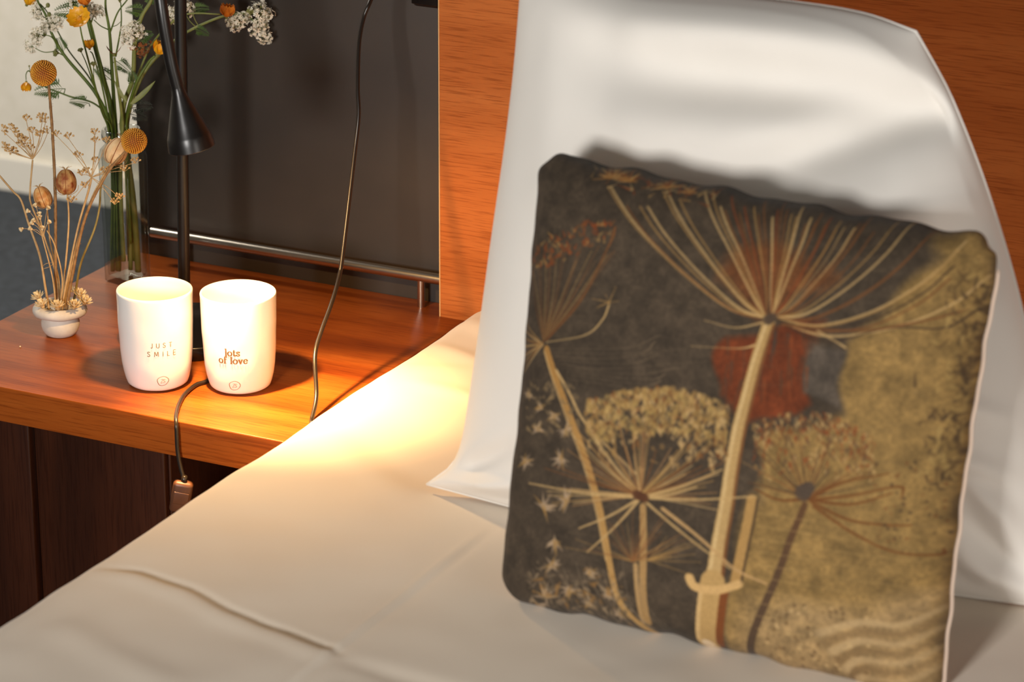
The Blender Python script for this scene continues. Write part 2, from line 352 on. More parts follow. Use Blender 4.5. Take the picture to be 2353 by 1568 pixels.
# ------------------------------------------------------------------ cushion with the printed seed heads
C_BL, C_BR, C_TL, C_TR = Vector((.4187, -.735, .530)), Vector((.8195, -.735, .518)), Vector((.4005, -.62, .9035)), Vector((.8136, -.62, .885))
CN = Vector((0, -.365, .115)).normalized()
def cushion_mid(u, v):
    p = (C_BL*(1-u)+C_BR*u)*(1-v)+(C_TL*(1-u)+C_TR*u)*v
    # sides pull in a little between the corners, edges pucker
    bu = 4*u*(1-u); bv = 4*v*(1-v)
    p.x += .006*bv*(1-2*u)*abs(1-2*u)**2; p.z += -.004*bu*(2*v-1)*abs(2*v-1)**2
    e = max(abs(2*v-1), abs(2*u-1))**14
    p.z += e*abs(2*v-1)**10*(.0016*math.sin(u*34)+.001*math.sin(u*61+1)); p.x += e*abs(2*u-1)**10*(.0006*math.sin(v*38)+.0004*math.sin(v*71))
    # rounded corners
    for cu, cv in ((0, 1), (1, 1), (1, 0), (0, 0)):
        du, dv = abs(u-cu), abs(v-cv)
        if du < .06 and dv < .06:
            k = (1-du/.06)*(1-dv/.06); p.x += (.012 if cu == 0 else -.012)*k*k; p.z += (-.012 if cv else .010)*k*k
    return p
def cushion_bulge(u, v): return .058*max(0, (1-abs(2*u-1)**4.6)*(1-abs(2*v-1)**4.6))**.47
def cushion_face(side, N):
    vs = []; fs = []
    for j in range(N+1):
        for i in range(N+1):
            u, v = i/N, j/N; b = cushion_bulge(u, v)
            if side > 0 and b > 0:
                b += .0035*noise.noise(Vector((u*5, v*5, 2)))*min(1, b*30)+.0014*noise.noise(Vector((u*13, v*13, 5)))*min(1, b*30)
                if v < .2: b += .0022*math.sin((v+u*.12)*80)*max(0, u-.6)*(1-v/.2)*min(1, b*40)
            p = cushion_mid(u, v)+CN*(b if side > 0 else -.060*max(0, (1-(2*u-1)**2)*(1-(2*v-1)**2))**.8); vs.append(p)
    for j in range(N):
        for i in range(N):
            a = j*(N+1)+i; f = (a, a+1, a+N+2, a+N+1); fs.append(f if side > 0 else f[::-1])
    return vs, fs
# ---- the print, drawn on a canvas of S x S cells in the cloth's own u, v (one cell per vertex of the front cover)
S = 470
canvas = np.zeros((S+1, S+1, 3)); gv, gu = np.mgrid[0:S+1, 0:S+1]/S
KU = [0.5506, 0.0624, 0.0098, 0.0117, -0.0553, 0.5474, 0.0053, 0.0044, 0.0492, -0.0099, -0.0083, -0.0103, 0.0066, -0.0293, -0.0619]  # polynomial fitted from image pixels to the cushion's u, v
KV = [0.534, -0.5416, 0.0022, -0.0049, -0.0167, 0.1163, 0.0142, 0.0035, 0.0162, 0.0002, -0.0096, -0.0041, -0.0, -0.0088, -0.019]
EXPO = [(i, j) for i in range(5) for j in range(5-i)]
def uv(x, y):
    """image pixel coordinates -> cloth u, v, by a fitted polynomial"""
    a = (x-1700)/600; b = (y-950)/600
    return (sum(k*a**i*b**j for k, (i, j) in zip(KU, EXPO)), sum(k*a**i*b**j for k, (i, j) in zip(KV, EXPO)))
def soft_noise(n, seed):
    r = np.random.default_rng(seed).random((n+2, n+2)); x = np.linspace(0, n, S+1); i = x.astype(int); f = x-i; f = f*f*(3-2*f)
    a = r[i][:, i]; b = r[i][:, i+1]; c = r[i+1][:, i]; d = r[i+1][:, i+1]
    return (a*(1-f)[None, :]+b*f[None, :])*(1-f)[:, None]+(c*(1-f)[None, :]+d*f[None, :])*f[:, None]
def region(c, poly, soft):
    P = np.array([uv(*p) for p in poly]); ins = np.zeros(gu.shape, bool); dist = np.full(gu.shape, 9.0)
    wu = gu+(soft_noise(14, 3)-.5)*.05; wv = gv+(soft_noise(14, 5)-.5)*.05
    for (x0, y0), (x1, y1) in zip(P, np.roll(P, -1, 0)):
        cond = (y0 > wv) != (y1 > wv); xi = (x1-x0)*(wv-y0)/(y1-y0+1e-12)+x0; ins ^= cond & (wu < xi)
        dx, dy = x1-x0, y1-y0; t = np.clip(((wu-x0)*dx+(wv-y0)*dy)/(dx*dx+dy*dy+1e-12), 0, 1); dist = np.minimum(dist, np.hypot(wu-x0-t*dx, wv-y0-t*dy))
    a = np.clip(.5+np.where(ins, dist, -dist)/(soft/1000), 0, 1)[..., None]
    canvas[:] = canvas*(1-a)+np.array(c, float)*a
def k(pts, w0, w1, c0, c1=None, a=.9):
    P = [Vector(uv(*p)).to_3d() for p in pts]; c0 = np.array(c0, float); c1 = c0 if c1 is None else np.array(c1, float)
    L = sum((q-p).length for p, q in zip(P, P[1:])); Q = catmull(P, max(2, int(L*S/1.2/max(1, len(P)-1)))) if len(P) > 2 else [P[0].lerp(P[-1], t) for t in np.linspace(0, 1, max(2, int(L*S/1.2)))]
    for i, q in enumerate(Q):
        t = i/(len(Q)-1); r = max(.55, (w0+(w1-w0)*t)/2/1050*S); x, y = q.x*S, q.y*S
        x0, x1, y0, y1 = int(max(0, x-r-1)), int(min(S, x+r+2)), int(max(0, y-r-1)), int(min(S, y+r+2))
        if x1 < x0 or y1 < y0: continue
        yy, xx = np.mgrid[y0:y1+1, x0:x1+1]; al = (np.clip(r+.5-np.hypot(xx-x, yy-y), 0, 1)*a*.75)[..., None]
        canvas[y0:y1+1, x0:x1+1] = canvas[y0:y1+1, x0:x1+1]*(1-al)+(c0+(c1-c0)*t)*al
def paint_print():
    rng = RNG; pi = math.pi
    canvas[:] = (64, 54, 43)
    region((124, 99, 58), [(1950, 780), (2080, 700), (2150, 600), (2170, 520), (2330, 520), (2300, 900), (2190, 1640), (1680, 1560), (1730, 1150), (1760, 1000), (1940, 960)], 26)
    region((140, 115, 78), [(1740, 1380), (1900, 1400), (2200, 1360), (2190, 1640), (1690, 1560)], 60)
    region((98, 47, 24), [(1660, 770), (1870, 750), (1850, 930), (1740, 960), (1650, 920)], 16)
    region((98, 60, 34), [(1700, 560), (1850, 570), (1900, 640), (1800, 725), (1740, 725), (1660, 640)], 40)
    region((76, 67, 58), [(1865, 790), (1950, 800), (1935, 950), (1840, 900)], 12)
    canvas[:] *= (.86+.28*soft_noise(40, 8))[..., None]; canvas[:] *= (.9+.2*soft_noise(150, 9))[..., None]
    tan = (142, 110, 64); lt = (172, 142, 94); br = (104, 66, 36); dk = (58, 44, 32); red = (118, 58, 28); wh = (150, 128, 104)
    hub=(1772,728)
    # streaks in the rust patch and loose weave lines
    for i in range(50):
        x=rng.uniform(1655,1860);y=rng.uniform(760,880);k([(x,y),(x-6+rng.normal(0,5),y+rng.uniform(30,80))],rng.uniform(4,10),4,[(70,52,38),(120,60,30),(88,44,24),(62,52,44)][i%4],None,.4)
    for i in range(120):
        x=rng.uniform(1220,2250);y=rng.uniform(420,1480);k([(x,y),(x+rng.uniform(20,90),y+rng.normal(0,6)+10)],3,2,[(96,82,64),(52,44,36),(110,92,64)][i%3],None,.28)
    # big umbel rays
    ends=[(1395,425,tan),(1402,425,lt),(1440,470,br),(1470,470,tan),(1488,470,lt),(1520,430,tan),(1535,440,lt),(1560,450,tan),(1615,430,lt),(1632,430,tan)]
    for x in range(1655,2010,11):
        y=425+ (x-1655)*.17+rng.uniform(0,50); ends.append((x,y,[tan,br,red,dk,lt,br][int(rng.integers(6))]))
    ends+=[(2060,500,tan),(2095,505,lt),(2150,520,br),(2130,545,br),(2230,552,lt),(2210,575,tan),(2285,632,lt),(2190,640,br),(2270,700,dk),(2200,610,dk)]
    for x,y,c in ends:
        hx,hy=hub; dx=x-hx; bow=.30 if abs(dx)>120 else .12
        mx=hx+dx*.55; my=hy+(y-hy)*.55+abs(dx)*bow*.55
        my=min(my,hy+25)
        w=6 if c in(lt,) else 5
        k([(hx+np.sign(dx)*6,hy+2),(hx+dx*.25,hy+(y-hy)*.22+abs(dx)*bow*.42),(mx,my),(hx+dx*.82,hy+(y-hy)*.80+abs(dx)*bow*.32),(x,y)],w,w*.8,c,None,.85)
    k([(1755,740),(1690,752),(1620,735)],5,2,lt);k([(1745,790),(1700,800),(1590,795)],5,2,lt);k([(1880,760),(1930,790),(1945,800)],6,3,lt);k([(1800,745),(1960,760),(2090,745),(2200,720),(2270,690)],6,4,br)
    # florets at top left
    for i in range(60):
        x=rng.uniform(1350,1640);y=400+(x-1350)*.13+rng.normal(0,14); 
        k([(x,y),(x+rng.normal(0,14),y-rng.uniform(4,20))],5,2,[lt,tan,br,red][i%4],None,.8)
    # main stem
    k([(1770,735),(1735,850),(1705,960),(1680,1090),(1655,1240),(1640,1340)],26,36,(158,128,80),(170,140,92),1)
    k([(1780,745),(1748,850),(1720,960),(1695,1090),(1672,1240),(1660,1340)],7,9,br,None,.7)
    k([(1762,745),(1727,850),(1697,960),(1670,1090),(1645,1240),(1628,1340)],6,8,(190,162,114),None,.8)
    k([(1640,1340),(1630,1410),(1620,1490)],56,50,(166,134,84),None,1);k([(1668,1360),(1658,1430),(1650,1495)],18,18,(110,62,30),None,.9);k([(1615,1355),(1605,1430),(1600,1480)],10,10,(188,156,106),None,.9)
    k([(1728,1150),(1712,1240),(1692,1345)],24,26,(156,122,72),None,1);k([(1740,1150),(1722,1250),(1704,1345)],6,6,dk,None,.8)
    k([(1585,1330),(1600,1352),(1650,1360),(1700,1345)],20,18,(185,150,98),None,1);k([(1616,1493),(1624,1496)],26,24,(205,182,150),None,1)
    k([(1765,735),(1778,728)],22,20,(70,56,44),None,.9)
    # left umbel
    for i in range(26):
        x=1195+i*9;y=545+rng.uniform(-15,60)+(i<8)*30
        k([(1242,785),(1242+(x-1242)*.45,700),(x,y)],4,3,[br,dk,tan,(100,70,44)][i%4],None,.7)
    for i in range(110):
        x=rng.uniform(1205,1410);y=590-(x-1205)*.35+rng.uniform(-25,40)-((x>1330)*10); y=max(y,515)
        k([(x,y),(x+rng.normal(0,6),y-rng.uniform(3,12))],7,4,[(128,62,26),red,tan,br][i%4],None,.75)
    k([(1250,780),(1330,690),(1400,560),(1415,520)],6,5,br);k([(1250,785),(1340,770),(1380,735),(1395,700)],4,4,lt)
    for i in range(8): k([(1395,695),(1395+rng.normal(0,22),690+rng.normal(-5,16))],3,1,tan)
    for i in range(12): k([(1240,790),(1185,740+i*10+rng.uniform(-5,5))],5,3,[tan,br,lt][i%3])
    k([(1250,800),(1275,870),(1310,960),(1345,1060),(1375,1170),(1400,1290),(1430,1400),(1490,1470)],16,16,(150,110,58),(162,128,78),1)
    k([(1245,805),(1268,875),(1302,965),(1337,1065),(1367,1175),(1393,1290)],5,5,(182,148,96),None,.8);k([(1275,850),(1308,905),(1350,980),(1460,1090)],7,6,lt)
    for i in range(9): k([(1260+i*7,800+i*9),(1420+rng.uniform(-40,80),800+i*12),(1560+rng.uniform(-60,100),770+i*15)],2,1.5,(104,88,68),None,.5)
    # centre umbel
    for i in range(520):
        a=rng.uniform(0,1);x=1345+a*330;top=888+((x-1500)/175)**2*45;y=top+abs(rng.normal(0,70)); 
        if y>1080: continue
        k([(x,y),(x+rng.normal(0,5),y+rng.uniform(4,16))],rng.uniform(6,13),4,[lt,tan,(176,144,96),br,(128,98,58)][i%5],None,.7)
    for i in range(420):
        x=1350+rng.uniform(0,1)*320;top=890+((x-1500)/175)**2*42;y=top+rng.uniform(0,105)
        k([(x,y),(x+rng.normal(0,4),y+rng.uniform(3,12))],rng.uniform(7,13),4,[(150,124,72),(170,140,86),(118,92,54),(136,108,62)][i%4],None,.55)
    for i in range(70):
        a=rng.uniform(-.25,pi+.25);r=rng.uniform(110,260);x=1468+math.cos(a)*r*.95;y=1140-math.sin(a)*r*.75
        k([(1468,1140),(1468+math.cos(a)*r*.5,1140-math.sin(a)*r*.36),(x,y)],4.5,3,[tan,lt,br,(140,104,66)][i%4],None,.8)
    for x,y in ((1735,1142),(1210,1110),(1330,1215),(1350,1270),(1680,1310),(1600,1120),(1660,1080)): k([(1470,1145),((1470+x)/2,(1145+y)/2+6),(x,y)],7,4,lt)
    k([(1520,1170),(1610,1240),(1690,1310),(1760,1345)],9,5,(170,136,90))
    k([(1475,1165),(1478,1280),(1486,1440)],15,17,(150,118,74),None,1);k([(1462,1300),(1466,1360),(1474,1440)],10,10,(160,128,84),None,.9)
    k([(1460,1138),(1480,1146)],22,20,(78,48,30),None,.9)
    for i in range(34):
        a=rng.uniform(.05,pi-.05);r=rng.uniform(60,170); k([(1455,1292),(1455+math.cos(a)*r,1292-math.sin(a)*r*.75)],3.5,2,[br,tan,(120,80,48)][i%3],None,.7)
    for i in range(10): k([(1490,1290),(1490+rng.uniform(40,130),1290+rng.uniform(-60,50))],4,2,tan,None,.7)
    # right umbel
    for i in range(420):
        x=1735+rng.uniform(0,280);top=945+((x-1850)/150)**2*50; y=top+abs(rng.normal(0,65))
        if y>1110: continue
        k([(x,y),(x+rng.normal(0,5),y+rng.uniform(4,14))],rng.uniform(4,9),3,[lt,br,red,tan,(84,62,44)][i%5],None,.75)
    for i in range(46):
        a=rng.uniform(.0,pi);r=rng.uniform(70,170);k([(1855,1145),(1855+math.cos(a)*r,1145-math.sin(a)*r)],4,2.5,[br,dk,tan][i%3],None,.75)
    for pts in ([(1860,1150),(1960,1160),(2060,1135)],[(1865,1155),(1950,1195),(2040,1208),(2105,1210)],[(1870,1165),(1960,1225),(2060,1270),(2170,1280),(2180,1268)],[(1860,1148),(1940,1110),(2050,1090)],[(1865,1150),(1960,1140),(2075,1120),(2085,1140)],[(1855,1148),(1790,1150),(1735,1125)]): k(pts,8,4,(100,62,30))
    for i in range(60): k([(rng.uniform(2010,2200),rng.uniform(1060,1250))]*2,rng.uniform(4,9),4,[br,dk][i%2],None,.6)
    k([(1850,1160),(1815,1240),(1790,1310),(1755,1400),(1725,1490),(1718,1540)],14,18,(86,60,38),(70,56,44),1)
    k([(1845,1135),(1862,1120)],36,24,(72,60,50),None,.8)
    # star blossoms on the dark side
    for x,y,s in ((1205,905,16),(1235,935,16),(1245,1165,34),(1300,1150,34),(1285,1055,26),(1200,1060,22),(1275,1245,30),(1270,1300,26),(1230,985,20),(1270,955,20),(1300,990,22),(1355,1320,20),(1310,1360,26),(1250,1375,34),(1225,1400,26),(1400,1370,20),(1420,1420,22),(1350,1395,22)):
        for i in range(12):
            a=rng.uniform(0,6.28);r=s*rng.uniform(.5,1.1);k([(x,y),(x+math.cos(a)*r,y+math.sin(a)*r)],11,3,[(164,140,112),wh,tan][i%3],None,.55)
    for i in range(26): 
        x=rng.uniform(1270,1500);k([(x-rng.uniform(20,60),rng.uniform(1290,1360)),(x,1410),(x+40,1460)],3,2,(128,112,92),None,.6)
    for i in range(150):
        x=rng.uniform(1215,1450);y=1345+(x-1215)*.25+rng.normal(0,34);k([(x,y),(x+rng.normal(0,8),y+rng.normal(0,8))],rng.uniform(5,12),4,[(150,128,98),(120,102,80),(132,96,52),(96,82,64)][i%4],None,.5)
    for i in range(60):
        x=rng.uniform(1200,1330);y=rng.uniform(880,1000);k([(x,y),(x+rng.normal(0,6),y+rng.normal(0,6))],rng.uniform(6,13),4,[(140,116,80),(110,92,66)][i%2],None,.5)
    for cx,cy,sc in ((1400,402,1.0),(1440,410,.8),(1530,420,.9),(1580,430,.7)):
        for i in range(26):
            a=rng.uniform(-.3,3.4);r=rng.uniform(14,44)*sc;k([(cx,cy),(cx+math.cos(a)*r,cy-math.sin(a)*r*.75)],7,3,[(178,140,84),(150,104,52),(120,66,30)][i%3],None,.7)
    # bark texture on the right rim, dots lower right, bands
    for i in range(190):
        y=rng.uniform(600,1130);x=2285-(y-600)*.13-abs(rng.normal(0,45));k([(x,y),(x+rng.normal(0,12),y+rng.normal(0,16))],rng.uniform(5,12),4,[(86,66,40),(70,54,36),(150,124,74)][i%3],None,.6)
    for i in range(90): k([(rng.uniform(1760,2000),rng.uniform(1390,1560))]*2,rng.uniform(4,10),5,[(98,74,46),(80,60,40),(190,160,112)][i%3],None,.7)
    for i in range(7): 
        y=1420+i*22;k([(1880+i*15,y+40),(1980,y+12),(2080,y+18),(2180,y-20)],20,12,[(172,146,106),(118,94,62)][i%2],None,.22)
    for i in range(10):
        y=1180+i*30;k([(1740,y),(1900,y+25),(2130,y+55)],3,2,(176,146,92),None,.35)
    canvas[:] *= (.93+.14*np.random.default_rng(2).random((S+1, S+1)))[..., None]
paint_print()
cush = thing('printed_cushion', (.6, -.70, .53), 'square cushion printed with dried umbel seed heads on charcoal and ochre', 'cushion')
vs, fs = cushion_face(1, S)
M_PRINT = cloth('printed_linen', (255, 255, 255), weave=1100, bump=.12, sheen=.05)
at_ = nd(M_PRINT, 'ShaderNodeAttribute'); at_.attribute_name = 'print'
ln(M_PRINT, at_.outputs['Color'], M_PRINT.node_tree.nodes['Principled BSDF'].inputs['Base Color'])
fc = MB().add(vs, fs).build('front_cover', M_PRINT, cush); fc['label'] = 'front cover printed with brown seed heads'
c = np.clip(canvas/255, 0, 1); c = np.where(c <= .04045, c/12.92, ((c+.055)/1.055)**2.4)
buf = np.ones(((S+1)*(S+1), 4), np.float32); buf[:, :3] = c.reshape(-1, 3)
ca = fc.data.color_attributes.new('print', 'FLOAT_COLOR', 'POINT'); ca.data.foreach_set('color', buf.ravel())
M_BACK = cloth('pale_cushion_back', (206, 184, 166))
bc = MB().add(*cushion_face(-1, 90)).build('back_cover', M_BACK, cush); bc['label'] = 'pale back cover'
sm = MB(); pts = [cushion_mid(1, v)-CN*.0022+Vector((.0012, 0, 0)) for v in np.linspace(.0, .93, 70)]
tube(sm, pts, .0015, sides=8); o = sm.build('seam', M_BACK, cush); o['label'] = 'pale seam'

# ------------------------------------------------------------------ cups
CUP_H = .1055; CUP_R = .0400
CUP_P = [(0, .60), (.006, .655), (.018, .735), (.04, .80), (.09, .845), (.16, .885), (.26, .922), (.38, .947), (.52, .966), (.66, .980), (.80, .990), (.92, .995), (1.0, 1.0)]
def cup_r(z):
    t = max(0, min(1, z/CUP_H))
    for (a, p), (b, q) in zip(CUP_P, CUP_P[1:]):
        if t <= b: return CUP_R*(p+(q-p)*(t-a)/(b-a))
    return CUP_R
GL = {  # simple letter skeletons on a unit cap height
 'J': (.36, [[(.32, 1), (.32, .25), (.27, .06), (.14, 0), (0, .08)]]), 'U': (.56, [[(0, 1), (0, .32), (.07, .08), (.28, 0), (.49, .08), (.56, .32), (.56, 1)]]),
 'S': (.5, [[(.47, .86), (.36, .98), (.2, 1), (.06, .9), (.04, .74), (.15, .58), (.34, .46), (.46, .3), (.42, .1), (.26, 0), (.1, .03), (0, .16)]]),
 'T': (.56, [[(0, 1), (.56, 1)], [(.28, 1), (.28, 0)]]), 'M': (.8, [[(0, 0), (.1, 1), (.4, .2), (.7, 1), (.8, 0)]]), 'I': (.06, [[(.03, 0), (.03, 1)]]),
 'L': (.42, [[(0, 1), (0, 0), (.42, 0)]]), 'E': (.46, [[(.46, 1), (0, 1), (0, 0), (.46, 0)], [(0, .52), (.4, .52)]]), 'Z': (.44, [[(0, 1), (.42, 1), (.06, 0), (.46, 0)]]),
 'l': (.24, [[(.12, 1.0), (.12, 0)], [(0, .97), (.12, 1.0)], [(0, 0), (.24, 0)]]),
 'o': (.56, [[(.28+.26*math.cos(a), .31+.31*math.sin(a)) for a in np.linspace(0, 2*math.pi, 22)]]),
 't': (.36, [[(.14, .85), (.14, .14), (.2, .03), (.3, .02), (.36, .1)], [(0, .6), (.34, .6)]]),
 's': (.38, [[(.35, .5), (.28, .6), (.16, .62), (.05, .54), (.08, .4), (.28, .26), (.36, .14), (.28, .02), (.14, 0), (.02, .08)], [(.36, .48), (.36, .6)], [(.01, .05), (.01, .18)]]),
 'f': (.40, [[(.42, .92), (.34, 1.02), (.22, .98), (.15, .82), (.15, 0)], [(.02, .6), (.34, .6)], [(.02, 0), (.3, 0)]]),
 'v': (.56, [[(.06, .6), (.28, 0), (.5, .6)], [(0, .61), (.18, .61)], [(.4, .61), (.58, .61)]]),
 'e': (.48, [[(.03, .34), (.46, .36), (.44, .5), (.34, .61), (.2, .6), (.07, .5), (.02, .3), (.08, .1), (.22, 0), (.36, .03), (.46, .14)]]), ' ': (.24, [])}
def cup(pos, label, face, tilt, lines, emblem, ink):
    e = thing('mug', (pos[0], pos[1], T), label, 'cup', 'white mugs on the bedside table')
    mb = MB(); vs = []; fs = []; SEG = 128; wallt = .0026
    outer = [(cup_r(z), z) for z in [CUP_H*t for t in (0, .006, .018, .04, .065, .09, .125, .16, .21, .26, .32, .38, .45, .52, .59, .66, .73, .80, .86, .92, .97)]]
    rimp = [(CUP_R-.0001, CUP_H-.0014), (CUP_R-.0006, CUP_H-.0003), (CUP_R-.0013, CUP_H), (CUP_R-.002, CUP_H-.0004), (CUP_R-wallt, CUP_H-.0016)]
    inner = [(cup_r(z)-wallt, z) for z in [CUP_H*t for t in (.95, .85, .7, .55, .4, .28, .18, .1)]] + [(.028, .007), (.02, .0045), (.01, .0042), (.0002, .0042)]
    pf = [(.0002, .0)]+outer+rimp+inner
    for (r, z) in pf:
        for q in range(SEG):
            a = 2*math.pi*q/SEG; d = .00045*noise.noise(Vector((math.cos(a)*2.2+pos[0]*50, math.sin(a)*2.2, z*55)))*min(1, r/.03)*min(1, max(0, (CUP_H-z)/.01))
            vs.append((pos[0]+(r+d)*math.cos(a), pos[1]+(r+d)*math.sin(a), T+z))
    for i in range(len(pf)-1):
        for q in range(SEG): fs.append((i*SEG+q, i*SEG+(q+1) % SEG, (i+1)*SEG+(q+1) % SEG, (i+1)*SEG+q))
    mb.add(vs, fs).build('mug_body', M_CUP, e)
    def wrap(x, z):
        r = cup_r(z)+.00075; a = face+x/cup_r(z); return Vector((pos[0]+r*math.cos(a), pos[1]+r*math.sin(a), T+z))
    def ribbon(mb, pts, w, contrast):
        P = catmull([(p[0], p[1], 0) for p in pts], 5) if len(pts) > 3 else sum([[Vector((a[0], a[1], 0)).lerp(Vector((b[0], b[1], 0)), s/4) for s in range(4)] for a, b in zip(pts, pts[1:])], [])+[Vector((pts[-1][0], pts[-1][1], 0))]
        for a, b in zip(P, P[1:]):
            d = b-a
            if d.length < 1e-7: continue
            d.normalize(); ww = w*(1-contrast+contrast*abs(d.y)); nn = Vector((-d.y, d.x, 0))*ww/2; ex = d*w*.25
            mb.add([wrap(*(q.x, q.y)) for q in (a-ex-nn, b+ex-nn, b+ex+nn, a-ex+nn)], [(0, 1, 2, 3)])
    def text(txt, z, h, gap, w, contrast, xoff=0.0, rise=0.0):
        mb = MB(); tot = sum(GL[c][0]*h for c in txt)+gap*(len(txt)-1); x = -tot/2+xoff
        for c in txt:
            wd_, strokes = GL[c]
            for s in strokes: ribbon(mb, [(x+p[0]*h, z+p[1]*h+rise*(x+p[0]*h)) for p in s], w, contrast)
            x += wd_*h+gap
        return mb
    for (txt, z, h, gap, w, contrast, xo, rise) in lines: text(txt, z, h, gap, w, contrast, xo, rise).build('printed_text', ink, e, False)
    ex, ez, er = emblem; mb = MB()
    ribbon(mb, [(ex+er*(1+.07*math.sin(3*a+.6))*math.cos(a), ez+er*.93*(1+.05*math.sin(2*a))*math.sin(a)) for a in np.linspace(0, 2*math.pi, 40)], .00048, 0)
    for c, xo in (('Z', -.0020), ('S', .0003)):
        for s in GL[c][1]: ribbon(mb, [(ex+xo+p[0]*.0042+.0006*(p[1]-.5), ez-.0021+p[1]*.0042) for p in s], .00034, 0)
    mb.build('printed_emblem', M_INK2, e, False)
    return e
def facing(pos): return math.atan2(CAM.y-pos[1], CAM.x-pos[0])
cl, cr = (-.1702, -.3594), (-.0877, -.3279)
cup(cl, 'white porcelain mug reading JUST SMILE in thin spaced capitals', facing(cl), 0, [('JUST', .0535, .0050, .0040, .00062, 0, .0050, .0), ('SMILE', .0438, .0052, .0045, .00064, 0, .0052, .0)], (.0050, .0150, .0058), M_INK3)
cup(cr, 'white porcelain mug reading lots of love in brown serif letters', facing(cr), 0, [('lots', .0478, .0076, .0011, .0015, .6, -.0078, 0), ('of love', .0390, .0076, .0011, .0015, .6, -.0074, 0)], (-.0062, .0135, .0056), M_INK)

# ------------------------------------------------------------------ lamp
lamp = thing('desk_lamp', (-.213, -.228, T), 'black desk lamp with a cone shade hanging over the mugs', 'lamp')
bpx = [(.0005, 0), (.0735, 0), (.0745, .0008), (.075, .003), (.075, .0135), (.0742, .0152), (.0725, .016), (.0005, .016)]
flat_by_angle(lathe(MB(), bpx, (-.213, -.228, T), seg=96).build('base', M_BLACKGLOSS, lamp), 40)
pole_b = Vector((-.2325, -.205, T+.014)); pole_t = Vector((-.2205, -.205, 1.02))
pm = MB(); tube(pm, [pole_b.lerp(pole_t, t) for t in np.linspace(0, 1, 6)], .0066, sides=24); flat_by_angle(pm.build('pole', M_BLACK, lamp))
cm = MB(); tube(cm, [pole_b, pole_b+Vector((.0001, 0, .012))], .0095, .0085, sides=24); flat_by_angle(cm.build('collar', M_BLACK, lamp))
ax = (Vector((-.0800, -.4200, .7867))-Vector((-.0915, -.4256, .8515))); axn = ax.normalized()
rim_c = Vector((-.0800, -.4200, .7867)); neck_top = rim_c-axn*.066
sp = [(.0058, -.070), (.0060, -.064), (.0075, -.056), (.0130, -.040), (.0178, -.0255), (.0206, -.0170), (.0214, -.0152), (.0222, -.0128), (.0231, -.0065), (.0237, -.0003), (.0235, 0), (.0230, 0), (.0228, -.004), (.0222, -.010), (.0212, -.0135), (.0180, -.022), (.0125, -.036), (.0065, -.0425), (.0005, -.043)]
sh_o = flat_by_angle(lathe(MB(), sp, rim_c, axn, 64).build('lamp_shade', M_BLACK, lamp), 22)
arm = MB(); tube(arm, catmull([neck_top+axn*.004, neck_top-axn*.03, Vector((-.1045, -.429, .935)), Vector((-.117, -.415, .99)), Vector((-.145, -.36, 1.04)), Vector((-.185, -.28, 1.055)), Vector((-.212, -.225, 1.04)), pole_t], 10), .0062, .0066, sides=20); flat_by_angle(arm.build('arm', M_BLACK, lamp), 50)
bulb = MB(); ball(bulb, rim_c-axn*.030, .0085, axn, 24, 12); M_BULB = mat('bulb_glow', (255, 230, 190), .4); bb = M_BULB.node_tree.nodes['Principled BSDF']
bb.inputs['Emission Color'].default_value = (1, .78, .48, 1); bb.inputs['Emission Strength'].default_value = 30; bulb.build('bulb', M_BULB, sh_o)
for nm, ang, blend, watts, aimp in (('lamp_spill', 160, .35, 6.5, rim_c+axn), ('lamp_beam', 74, 1.0, 36, Vector((.0, -.40, T)))):
    li = bpy.data.lights.new(nm, 'SPOT'); li.spot_size = math.radians(ang); li.spot_blend = blend; li.energy = watts; li.color = (1.0, .60, .24); li.shadow_soft_size = .011
    lo = bpy.data.objects.new(nm, li); col.objects.link(lo); lo.location = rim_c-axn*.0095; lo.rotation_euler = (aimp-lo.location).to_track_quat('-Z', 'Y').to_euler()

def cord(name, label, pts, r, parts=()):
    mb = MB(); tube(mb, catmull(pts, 10), r, sides=12); return mb
# lamp cord with its switch
lc = thing('lamp_cord', (-.1276, -.3524, T), 'dark lamp cord hanging over the table front edge with a hand switch', 'cord')
cpt = [(-.160, -.278, T+.004), (-.142, -.300, T+.003), (-.1234, -.3331, T+.0026), (-.1276, -.3524, T+.0026), (-.1238, -.3803, T+.0026), (-.1129, -.4096, T+.0028), (-.0990, -.4370, T+.0034), (-.0925, -.4475, T-.001), (-.0912, -.4495, T-.012), (-.0905, -.450, .4700), (-.0880, -.450, .4540), (-.0836, -.450, .4380)]
cord('cable', '', cpt, .0022).build('cable', M_CORD, lc)
SWM = Matrix.Translation((-.0832, -.4515, .4385)) @ Matrix.Rotation(math.radians(12), 4, 'Y') @ Matrix.Rotation(math.radians(26), 4, 'Z')
def placed(mb, mtx): mb.v = [tuple(mtx @ Vector(v)) for v in mb.v]; return mb
swo = placed(box(MB(), (-.0105, -.0065, -.036), (.0105, .0065, .0), .0042), SWM).build('hand_switch', M_SWITCH, lc); swo['label'] = 'brown hand switch'
placed(box(MB(), (-.0080, -.0080, -.024), (.0080, -.0060, -.010), .0009), SWM).build('button', M_SWITCH, swo)
placed(tube(MB(), [Vector((0, 0, -.002)), Vector((0, 0, .006))], .0036, .0028, 12), SWM).build('cable_sleeve', M_CORD, swo)
